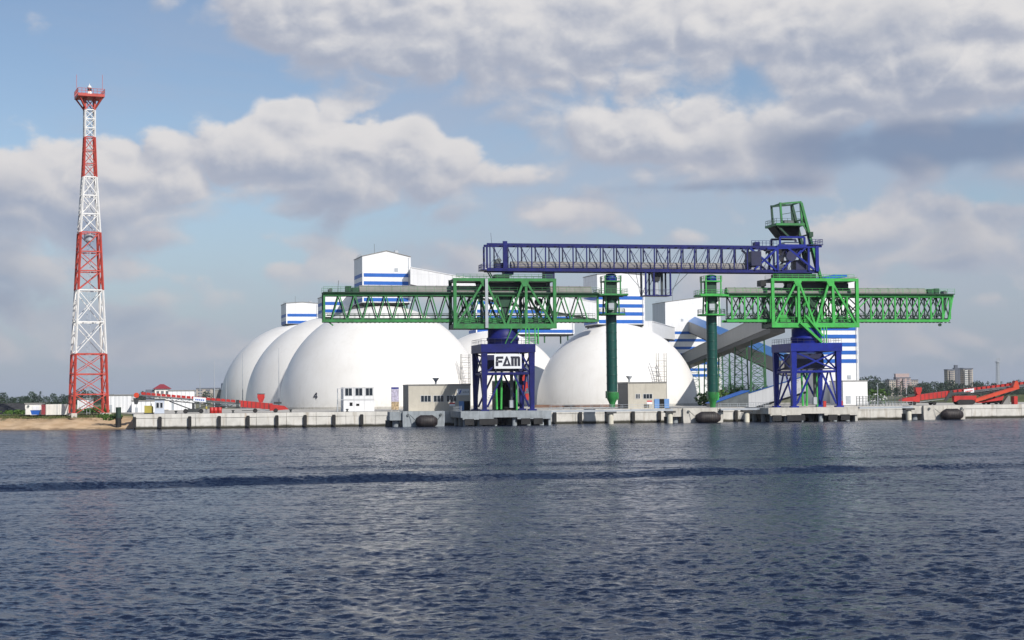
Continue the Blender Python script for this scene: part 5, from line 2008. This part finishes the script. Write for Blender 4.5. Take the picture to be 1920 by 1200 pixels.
    MB().box(L * .1, L * .29, -.6, .6, .55, tail_z - .5).build('power_unit', 'machine_dark', root)
    # name panel on the near side
    x0, x1 = sign_at
    nv = -.86 if not mirrored else .86
    xm = (x0 + x1) / 2
    y0, y1 = (-.90, -.80) if not mirrored else (.80, .90)
    S = MB().prism([(x0, Zl(x0) - .25), (x1, Zl(x1) - .25), (x1, Zl(x1) + .75), (x0, Zl(x0) + .75)], y0, y1).build('name_panel', 'sign_white', root)
    yy = (-.93, -.901) if not mirrored else (.901, .93)
    mk = MB()
    for k in range(5):
        xa = x0 + (x1 - x0) * (.14 + .15 * k)
        mk.prism([(xa, Zl(xa) + .1), (xa + (x1 - x0) * .1, Zl(xa) + .1), (xa + (x1 - x0) * .1, Zl(xa) + .4), (xa, Zl(xa) + .4)], *yy)
    mk.build('panel_lettering', 'sign_red' if not mirrored else 'sign_blue', S)
    return root


v = 4.0
pt = Q.L(533, 771, v); ph = Q.L(256, 742, v)
Lc = pt.x - ph.x
mobile_conveyor(Q.w(pt.x, v, QZ), QA + math.pi, Lc, .95, ph.z - QZ, 'red mobile conveyor along the left quay, its head over the booth', (Lc * .535, Lc * .62), mirrored=True)

v = 6.0
pt = Q.L(1694, 752, v); ph = Q.L(1960, 716, v)
Lc = ph.x - pt.x
mobile_conveyor(Q.w(pt.x, v, QZ), QA, Lc, 1.3, ph.z - QZ - .2, 'long red mobile conveyor with upright hopper at the right end of the quay', (Lc * .41, Lc * .48))


def right_loader_belt():
    """shorter orange tracked stacker at the right edge"""
    v = 3.0
    a = Q.L(1826, 752, v); c = Q.L(1908, 726, v)
    root = empty('tracked_stacker', Q.w(a.x, v, QZ), QA, 'short orange red tracked stacker in front of the long red conveyor', 'conveyor')
    L = c.x - a.x
    za = a.z - QZ; zc = c.z - QZ
    MB().prism([(0, za - .3), (L, zc - .35), (L, zc + .35), (0, za + .45)], -.8, .8).build('boom', 'machine_orange', root)
    MB().prism([(L * .86, zc + .0), (L * 1.0, zc + .3), (L * .97, zc + 1.5), (L * .92, zc + 1.5)], -.7, .7).build('head_guard', 'machine_orange', root)
    MB().prism([(L * .05, .5), (L * .62, 1.0), (L * .66, 2.0), (L * .1, za - .5)], -.6, .6).build('lower_belt', 'machine_red', root)
    for v_ in (-1.1, .6):
        MB().prism([(-4.6, .35), (-4.0, 0.02), (-.9, 0.02), (-.3, .35), (-.3, .9), (-.9, 1.2), (-4.0, 1.2), (-4.6, .9)], v_, v_ + .5).build('track', 'rubber', root)
    MB().box(-5.2, .4, -.55, .55, .75, 2.1).build('chassis', 'machine_red', root)
    MB().prism([(-7.2, .9), (-6.2, 2.3), (-1.2, 2.6), (-1.2, 3.0), (-6.6, 2.9), (-7.9, 1.0)], -.9, -.6).build('side_arch', 'machine_dark', root)
    MB().prism([(L * .62, 0), (L * .8, 0), (L * .80, 1.9), (L * .76, 2.0)], -.5, .5).build('support_stand', 'hood_grey', root)
    MB().box(L * .88, L * .96, -.7, .7, 0, 1.9).build('counterweight', 'machine_red', root)


right_loader_belt()

# ------------------------------------------------------------------ left shore: sheds, containers, houses


def box_building(name, px0, px1, Y, py_top, label, cat, m='cladding_white', roof='cladding_grey', depth=8.0, ang=R(10), base_z=GZ, extras=None, roof_h=.25):
    fl = pix(px0, 760, Y)
    fr = Frame(fl.x, fl.y, ang)
    w = fr.L(px1, 760).x
    h = fr.L((px0 + px1) / 2, py_top).z - base_z
    root = empty(name, (fl.x, fl.y, base_z), ang, label, cat)
    MB().box(0, w, 0, depth, 0, h).build('walls', m, root)
    if roof:
        MB().box(-.2, w + .2, -.2, depth + .2, h + .01, h + roof_h).build('roof', roof, root)
    if extras:
        extras(root, w, h, depth)
    return root, fr, w, h


def ex_shed(root, w, h, d):
    MB().box(.15, w * .32, -.35, -.02, .1, h * .62).build('cabinet', 'house_white', root)
    MB().box(w * .45, w * .85, -.06, .01, h * .45, h * .8).build('door', 'cladding_white', root)
    MB().tube((w * .2, -.3, h * .8), (w * .2, -.02, h * .8), .25, n=10).build('lamp', 'steel_dark', root)


box_building('site_shed', 47, 78, 352, 757.5, 'small white shed with blue skip before it on the sand', 'shed', depth=5, extras=ex_shed, m='house_white')
p = pix(58, 770, 350)
sk = empty('blue_skip', (p.x, 350.2, GZ), R(10), 'bright blue rubbish skip before the small white shed', 'skip')
MB().prism([(.15, .1), (1.65, .1), (1.9, 1.0), (-.1, 1.0)], -.6, .5).build('bin', 'skip_blue', sk)
MB().box(-.15, 1.95, -.66, .56, 1.01, 1.08).build('rim', 'skip_blue', sk)


def ex_container(root, w, h, d):
    for k in range(1, 24):
        x = w * k / 24
        MB().box(x - .06, x + .06, -.05, .0, .15, h - .15).build('corrugation', 'house_white', root) if k % 2 else None
    MB().box(w * .49, w * .51, -.07, .01, 0.05, h - .05).build('seam', 'steel_grey', root)


box_building('white_container', 86, 128, 352, 758, 'pair of white site containers left of the light tower\'s feet', 'container', m='house_white', roof=None, depth=2.6, extras=ex_container)
p = pix(81.5, 770, 351)
rb = empty('red_cabinet', (p.x, 351, GZ), R(10), 'narrow rusty red cabinet between white shed and containers', 'cabinet')
MB().box(-.4, .4, -.4, .4, .1, 2.0).build('cabinet_body', 'roof_red', rb)
MB().prism([(-.5, 2.01), (.5, 2.01), (.35, 2.25), (-.35, 2.25)], -.5, .5).build('cabinet_top', 'roof_red', rb)


def ex_ware(root, w, h, d):
    for k in range(1, 6):
        MB().box(w * k / 6 - .05, w * k / 6 + .05, -.04, .0, .1, h - .1).build('panel_joint', 'steel_grey', root)
    MB().box(w * .12, w * .22, -.06, .0, .1, h * .45).build('door', 'steel_grey', root)


box_building('warehouse', 145, 166, 420, 749, 'low white warehouse seen through the light tower\'s legs', 'building', depth=15, extras=ex_ware)
box_building('warehouse', 200, 246, 405, 741.5, 'white warehouse right of the light tower', 'building', depth=20, extras=ex_ware)
box_building('warehouse', 247, 300, 395, 752, 'low white store behind the guard booth', 'building', depth=12, extras=ex_ware)
box_building('warehouse', 316, 364, 470, 733, 'white flat roofed block beside the red roofed house', 'building', depth=18, extras=ex_ware)


def red_house():
    root, fr, w, h = box_building('red_roofed_house', 290, 319, 500, 729, 'pale house with hipped dark red roof behind the left conveyor', 'house', m='house_white', roof=None, depth=9, ang=R(14))
    ov = .5
    vs = [(-ov, -ov, h), (w + ov, -ov, h), (w + ov, 9 + ov, h), (-ov, 9 + ov, h), (w * .38, 4.5, h + 1.5), (w * .62, 4.5, h + 1.5)]
    MB()._add(vs, [(3, 2, 1, 0), (0, 1, 5, 4), (1, 2, 5), (2, 3, 4, 5), (3, 0, 4)]).build('roof', 'roof_red', root)
    for k in range(3):
        windows(root, w * (.12 + .3 * k), w * (.28 + .3 * k), h - 1.9, h - .7, 0, 1)
    MB().box(-2.6, -.1, .5, 8, 0, h - .2).build('veranda', 'house_dark', root)


red_house()


def lightning_masts():
    spots = [(402, 676, 520, 'thin grey mast left of the overlapping domes, rightmost of a close pair'), (375, 690, 560, 'thin grey mast above the far grey apartment block on the left'),
             (455, 662, 548, 'thin grey mast before the rearmost left dome'), (523, 652, 500, 'thin grey mast before the middle left dome'),
             (424, 706, 570, 'thin grey mast at the rearmost dome\'s left edge')]
    for px, pyt, Y, lab in spots:
        b = pix(px, 760, Y)
        h = pix(px, pyt, Y).z - GZ
        r = empty('lightning_mast', (b.x, b.y, GZ), 0, lab, 'mast', 'lightning masts round the domes')
        MB().tube((0, 0, 0), (0, 0, h * .6), .16, .11, 8).build('lower_pole', 'steel_grey', r)
        MB().tube((0, 0, h * .6), (0, 0, h), .10, .05, 8).build('upper_pole', 'steel_grey', r)
        MB().box(-.4, .4, -.4, .4, 0, .25).build('base_plate', 'steel_grey', r)
    # stair block at the leftmost dome
    fl = pix(402, 760, 590)
    t = empty('dome_annex', (fl.x, fl.y, GZ), R(16), 'grey annex block at the left foot of the rearmost dome', 'building')
    MB().box(0, 4.2, 0, 5, 0, 6.6).build('walls', 'cladding_grey', t)
    MB().box(-.15, 4.35, -.15, 5.15, 6.61, 6.85).build('roof', 'steel_grey', t)
    MB().box(2.6, 3.6, 1, 2, 6.86, 9.0).build('vent_stack', 'steel_grey', t)


lightning_masts()

p = pix(222, 800, 338)
pl = empty('mooring_pile', (p.x, 338, 0), R(10), 'dark green topped black pile at the left end of the quay', 'pile')
MB().tube((0, 0, -3), (0, 0, 2.35), .62, n=16).build('pile_shaft', 'rubber', pl)
MB().tube((0, 0, 2.35), (0, 0, 4.6), .56, n=16).build('pile_head', 'pile_green', pl)

# ------------------------------------------------------------------ far town


def slab_block(px0, px1, Y, py_top, rows, label, m, depth, ang, panels=(), dark_left=True, crown=None):
    fl = pix(px0, 740, Y)
    fr = Frame(fl.x, fl.y, ang)
    w = fr.L(px1, 740).x
    h = fr.L((px0 + px1) / 2, py_top).z - GZ
    root = empty('apartment_block', (fl.x, fl.y, GZ), ang, label, 'apartment block')
    MB().box(0, w, 0, depth, 0, h).build('walls', m, root)
    MB().box(-.3, w + .3, -.3, depth + .3, h + .02, h + 1.0).build('roof', 'house_dark', root)
    if crown:
        a, c, hh = crown
        MB().box(w * a, w * c, depth * .2, depth * .8, h + 1.02, h + hh).build('roof_house', m, root)
    fh = h / rows
    nb = max(3, int(w / 5.5))
    wn = MB()
    ns = max(2, int(depth / 6))
    for r in range(rows):
        z = r * fh + fh * .35
        for k in range(nb):
            x = w * (k + .22) / nb
            wn.box(x, x + w * .56 / nb, -.25, .02, z, z + fh * .45)
        for k in range(ns):
            y = depth * (k + .25) / ns
            wn.box(-.25, .02, y, y + depth * .45 / ns, z, z + fh * .45)
    wn.build('windows', 'house_dark', root)['kind'] = 'stuff'
    for a, c, pm in panels:
        MB().box(w * a, w * c, -1.2, -.3, 0, h * .98).build('balcony_bay', pm, root)
        bl = MB()
        for r in range(rows):
            bl.box(w * a + .2, w * c - .2, -1.5, -1.22, r * fh + fh * .45, r * fh + fh * .85)
        bl.build('balcony_glazing', 'house_dark', root)['kind'] = 'stuff'
    return root


TY = 1750
slab_block(1668, 1680, TY, 713, 7, 'cream end of the low apartment block left of the tall towers', 'house_beige', 14, R(4))
slab_block(1681, 1708, TY + 3, 709, 8, 'pinkish middle apartment block at the right horizon', 'house_pink', 12, R(0), crown=(.0, .95, 5), panels=((.06, .2, 'house_pink'), (.45, .6, 'house_pink')))
slab_block(1709, 1722, TY + 6, 713, 7, 'grey cream right end apartment block beside the pinkish one', 'house_tan', 12, R(0))
slab_block(1778, 1791, TY - 150, 694, 14, 'tan apartment tower, left one of the tall pair', 'house_beige', 12, R(2), panels=((.25, .75, 'house_tan'),))
slab_block(1791.5, 1807, TY - 110, 691.5, 14, 'dark blue grey apartment tower between the two tan ones', 'house_dark', 10, R(-4), crown=(.05, .4, 4))
slab_block(1807.5, 1825, TY - 150, 692, 14, 'tan apartment tower with white bays, right one of the tall pair', 'house_beige', 12, R(0), panels=((.1, .4, 'house_white'), (.6, .85, 'house_tan')))
slab_block(368, 412, 1300, 729.5, 5, 'long pale grey apartment block on the left horizon', 'house_tan', 14, R(8))


def far_mast():
    Y = 1700
    b = pix(1872, 745, Y)
    h = pix(1872, 679, Y).z - GZ
    root = empty('lattice_mast', (b.x, b.y, GZ), R(20), 'thin grey lattice radio mast on the right horizon', 'mast')
    w0, w1 = 1.7, 1.0
    for sx in (-1, 1):
        for sy in (-1, 1):
            beam('leg', root, (sx * w0, sy * w0, 0), (sx * w1, sy * w1, h), .4, .4, 'steel_grey')
    mb = MB()
    n = 14
    for k in range(n):
        t0, t1 = k / n, (k + 1) / n
        a, c = w0 + (w1 - w0) * t0, w0 + (w1 - w0) * t1
        for sy in (-1, 1):
            mb.bar((-a, sy * a, h * t0), (c, sy * c, h * t1), .28); mb.bar((a, sy * a, h * t0), (-c, sy * c, h * t1), .28)
            mb.bar((sy * a, -a, h * t0), (sy * c, c, h * t1), .28)
    mb.build('lattice', 'steel_grey', root)
    MB().box(-2, 2, -2, 2, h, h + .6).build('top_platform', 'steel_grey', root)
    for s in (-1.5, 0, 1.5):
        beam('antenna', root, (s, -1.5, h + .5), (s, -1.5, h + 4.5), .4, .4, 'steel_grey')


far_mast()

# ------------------------------------------------------------------ trees and bushes


def leaf_blob(mb, c, rx, ry, rz, n, size, rnd):
    for _ in range(n):
        while True:
            a = Vector((rnd.uniform(-1, 1), rnd.uniform(-1, 1), rnd.uniform(-1, 1)))
            if a.length <= 1:
                break
        r = a.length
        a = a * (r ** -.4 if r > .05 else 1) if r < 1 else a
        p = Vector((c[0] + a.x * rx, c[1] + a.y * ry, c[2] + a.z * rz))
        s = size * rnd.uniform(.6, 1.4)
        q = Quaternion((rnd.gauss(0, 1), rnd.gauss(0, 1), rnd.gauss(0, 1), rnd.gauss(0, 1))).normalized()
        e1 = q @ Vector((s, 0, 0)); e2 = q @ Vector((0, s * .7, 0))
        mb._add([p - e1, p - e2 * .8, p + e1, p + e2], [(0, 1, 2, 3)])


def far_woods():
    rnd = random.Random(21)
    mb = MB()
    # rows: photo x range, depth, mean crown row
    belts = [(-900, 420, 1150, 741, 7.0), (-900, 560, 1500, 743, 5.0), (300, 760, 1400, 746, 5.0), (1260, 1660, 1500, 722, 5), (1600, 2900, 1450, 719, 5.0), (1600, 2900, 1900, 716, 4.0), (1600, 2900, 1150, 727, 4.0)]
    for x0, x1, Y, pyt, jit in belts:
        px = x0
        while px < x1:
            YY = Y * rnd.uniform(.95, 1.08)
            b = pix(px, 745, YY)
            yt = pyt - (px - (960 if px > 960 else 200)) * .0096 * (1 if px < 960 else .0) + rnd.gauss(0, jit * .45)
            top = pix(px, yt, YY).z
            h = max(5.0, top - GZ)
            if rnd.random() < .10:
                h *= 1.25
            w = h * rnd.uniform(.28, .5)
            conifer = rnd.random() < .25
            n = 170
            if conifer:
                for k in range(4):
                    f = k / 4
                    leaf_blob(mb, (b.x, YY, GZ + h * (.25 + .22 * k)), w * .7 * (1 - f * .8), w * .7 * (1 - f * .8), h * .16, 24, h * .05, rnd)
            else:
                leaf_blob(mb, (b.x, YY, GZ + h * .55), w, w, h * .44, n, h * .055, rnd)
                leaf_blob(mb, (b.x + rnd.uniform(-w, w) * .5, YY, GZ + h * .72), w * .6, w * .6, h * .26, n // 2, h * .05, rnd)
                leaf_blob(mb, (b.x + rnd.uniform(-w, w), YY - 3, GZ + h * .22), w * .9, w * .9, h * .22, n // 3, h * .09, rnd)
            px += w * 1.25 * F / YY * rnd.uniform(.5, 1.2)
    o = mb.build('far_woods', 'leaf_far')
    tag(o, 'dark green woods along the far horizon', 'trees', None, 'stuff')


far_woods()


def bush(px, py, Y, rx, rz, n, label, size=.35, z0=GZ, stems=5):
    rnd = random.Random(int(px * 7))
    b = pix(px, py, Y)
    root = empty('bush', (b.x, b.y, z0), 0, label, 'bush', 'green bushes on the shore')
    mb = MB()
    for k in range(5):
        leaf_blob(mb, (rnd.uniform(-.6, .6) * rx, rnd.uniform(-.4, .4) * rx, rz * rnd.uniform(.45, 1.2)), rx * .55, rx * .5, rz * .55, n // 5, size, rnd)
    mb.build('foliage', 'leaf_near', root)
    st = MB()
    for k in range(stems):
        st.tube((rnd.uniform(-.2, .2), rnd.uniform(-.2, .2), -.1), (rnd.uniform(-.5, .5) * rx, rnd.uniform(-.3, .3) * rx, rz * 1.1), .07, .03, 6)
    st.build('stem', 'bark', root)
    return root


bush(1318, 750, 440, 3.2, 2.4, 500, 'green bush at the right foot of the dome behind the chute')
bush(1356, 748, 455, 4.0, 3.0, 500, 'green bush behind the right loader\'s dark green chute')
bush(1386, 745, 470, 5.0, 3.2, 500, 'green bush among the trestles, second right of the right chute')
bush(1420, 742, 470, 4.0, 3.0, 450, 'green bush among the trestles near the right portal')
bush(1650, 745, 430, 5.0, 2.4, 500, 'grey green bush right of the far right striped tower')
bush(205, 783, 340, 2.6, .8, 350, 'low scrub bush on the sand beside the dark pile', .25, 1.9)
bush(172, 772, 375, 5.0, 1.0, 350, 'low green scrub behind the light tower\'s feet', .3)
bush(30, 772, 372, 6.0, .7, 300, 'low green hedge at the far left edge of the shore', .3)


def grass():
    rnd = random.Random(4)
    mb = MB()
    for _ in range(5200):
        px = rnd.uniform(-140, 218)
        Y = rnd.uniform(346, 362)
        b = pix(px, 776, Y)
        z = 2.35 + (Y - 346) / 16 * .5
        h = rnd.uniform(.15, .5)
        a = rnd.uniform(0, 3.14)
        dx, dy = math.cos(a) * .12, math.sin(a) * .12
        mb._add([(b.x - dx, Y - dy, z), (b.x + dx, Y + dy, z), (b.x + rnd.uniform(-.15, .15), Y, z + h)], [(0, 1, 2)])
    tag(mb.build('shore_grass', 'grass'), 'dry grass on top of the sandy bank', 'grass', None, 'stuff')


grass()


def embankment():
    a = pix(1716, 752, 470); c = pix(2050, 745, 470)
    xs = [a.x + (c.x - a.x) * i / 40 for i in range(41)]
    vs = []
    for j, (dy, f) in enumerate(((0, 0), (10, .6), (22, 1.0), (60, 1.0), (80, 0))):
        for i, x in enumerate(xs):
            hh = 2.2 * min(1, i / 8) * (.85 + .15 * math.sin(i * .7))
            vs.append((x, 470 + dy, GZ - .05 + hh * f))
    fs = [(j * 41 + i, j * 41 + i + 1, (j + 1) * 41 + i + 1, (j + 1) * 41 + i) for j in range(4) for i in range(40)]
    mb = MB(); mb._add(vs, fs, True)
    tag(mb.build('embankment', 'grass'), None, kind='structure')


embankment()


def mesh_fence():
    v = 2.2
    a = Q.L(1606, 765, v).x; c = Q.L(1690, 760, v).x
    root = empty('steel_fence', Q.w(a, v, QZ), QA, 'dark steel fence on the quay between the right tower and red conveyor', 'fence')
    w = c - a
    n = 14
    for k in range(n + 1):
        beam('post', root, (w * k / n, 0, 0), (w * k / n, 0, 2.3), .12, .12, 'steel_dark')
    for z in (.5, 1.1, 1.7, 2.2):
        beam('rail', root, (0, 0, z), (w, 0, z), .06, .06, 'steel_dark')
    st = MB()
    k = 0
    while k * .3 < w:
        st.bar((k * .3, .04, .1), (k * .3, .04, 2.15), .035); k += 1
    st.build('bars', 'steel_dark', root)['kind'] = 'stuff'
    b = pix(1630, 748, 560)
    t = empty('white_tent', (b.x, b.y, GZ), R(8), 'low white arched storage tent right of the far right tower', 'tent')
    n = 10
    L = 7.0
    prof = [(3.4 - 3.4 * math.cos(math.pi * i / n), 2.9 * math.sin(math.pi * i / n)) for i in range(n + 1)]
    MB().prism(list(reversed(prof)), 0, 9).build('tent_skin', 'cladding_white', t)
    MB().box(2.2, 4.6, -.06, .0, 0, 2.0).build('tent_door', 'steel_grey', t)


mesh_fence()


def coal_heap():
    b = pix(20, 765, 400)
    mb = MB()
    rnd = random.Random(9)
    vs = []; N = 24
    for j in range(7):
        for i in range(N):
            t = 2 * math.pi * i / N
            r = (1 - j / 6.5)
            vs.append((24 * r * math.cos(t) * rnd.uniform(.92, 1.05), 9 * r * math.sin(t), 2.6 * (j / 6) ** .8 * rnd.uniform(.9, 1.05)))
    fs = [(j * N + i, j * N + (i + 1) % N, (j + 1) * N + (i + 1) % N, (j + 1) * N + i) for j in range(6) for i in range(N)]
    mb._add(vs, fs, True)
    mb._add(vs[6 * N:], [tuple(range(N))], True)
    o = mb.build('stock_heap', 'coal')
    o.location = (b.x, 400, GZ - .05)
    tag(o, 'low dark grey heap at the far left behind the shed', 'heap')


coal_heap()


def quay_pipe():
    v = 6.0
    a = Q.L(1003, 764, v).x; c = Q.L(1165, 764, v).x
    root = empty('pipe_rack', Q.w(a, v, QZ), QA, 'low rust brown pipe rack along the quay right of the sign portal', 'pipe rack')
    w = c - a
    for k, z in enumerate((.55, .85)):
        MB().tube((0, .1 * k, z), (w, .1 * k, z), .12, n=8).build('pipe', 'rust_brown', root)
    n = 12
    for k in range(n + 1):
        beam('post', root, (w * k / n, .25, 0), (w * k / n, .25, 1.0), .12, .12, 'steel_grey')


mat('rust_brown', (.20, .10, .06), .8, var=.3)
quay_pipe()


def pit_house():
    v = 1.2
    a = Q.L(933, 765, v); c = Q.L(966, 765, v)
    root = empty('tunnel_house', Q.w(a.x, v, QZ), QA, 'dark open mouthed conveyor tunnel house inside the sign portal', 'building')
    w = c.x - a.x
    h = Q.L(950, 716, v).z - QZ
    for x0, x1 in ((-.25, 0), (w, w + .25)):
        MB().box(x0, x1, 0, 5, 0, h).build('side_wall', 'underside_dark', root)
    MB().box(-.25, w + .25, 0, 5, h + .01, h + .3).build('roof', 'cladding_grey', root)
    MB().box(0.01, w - .01, 4.6, 5, 0, h).build('back_wall', 'opening_black', root)
    MB().box(.3, w - .3, .5, 4.5, .3, .7).build('belt', 'opening_black', root)


pit_house()


def fire_cabinets():
    for i, (px, py) in enumerate(((982, 708), (983, 728), (986.5, 722), (988, 744))):
        p = f1.L(px, py, VB - VC - 1.2)
        MB().box(p.x - .35, p.x + .35, p.y - .2, p.y + .2, p.z - .7, p.z + .7).build('fire_cabinet', 'machine_red', L1)
    for px, py in ((1577, 752), (1546, 752)):
        p = f2.L(px, py, VF - VC + .3)
        MB().box(p.x - .3, p.x + .3, p.y - .2, p.y + .2, QZ, QZ + 1.3).build('fire_cabinet', 'machine_red', L2)


fire_cabinets()


def lamp_posts():
    for px, pyt, v, lab in ((1646, 718, 30, 'grey lamp post between the right tower and pinkish far blocks'), (1700, 716, 40, 'grey lamp post before the low far blocks')):
        p = Q.L(px, 760, v)
        h = Q.L(px, pyt, v).z - QZ
        r = empty('lamp_post', Q.w(p.x, v, QZ - .1), QA, lab, 'lamp post', 'lamp posts in the yard')
        MB().tube((0, 0, 0), (0, 0, h), .11, .07, 8).build('pole', 'steel_grey', r)
        beam('arm', r, (0, 0, h), (.9, -.3, h + .25), .07, .07, 'steel_grey')
        MB().box(.7, 1.3, -.5, -.2, h + .2, h + .34).build('lamp_head', 'steel_grey', r)


lamp_posts()

# ------------------------------------------------------------------ the hazy air


def haze():
    m = bpy.data.materials.new('haze')
    m.use_nodes = True
    t = m.node_tree
    t.nodes.remove(t.nodes['Principled BSDF'])
    v = t.nodes.new('ShaderNodeVolumePrincipled')
    v.inputs['Density'].default_value = 0.00004
    v.inputs['Color'].default_value = (.82, .88, 1.0, 1)
    t.links.new(v.outputs[0], t.nodes['Material Output'].inputs['Volume'])
    MAT['haze'] = m
    o = MB().box(-5100, 5100, -4100, 7100, -5, 86).build('haze', 'haze')
    tag(o, 'thin bluish summer haze over the harbour', 'haze', None, 'stuff')


haze()
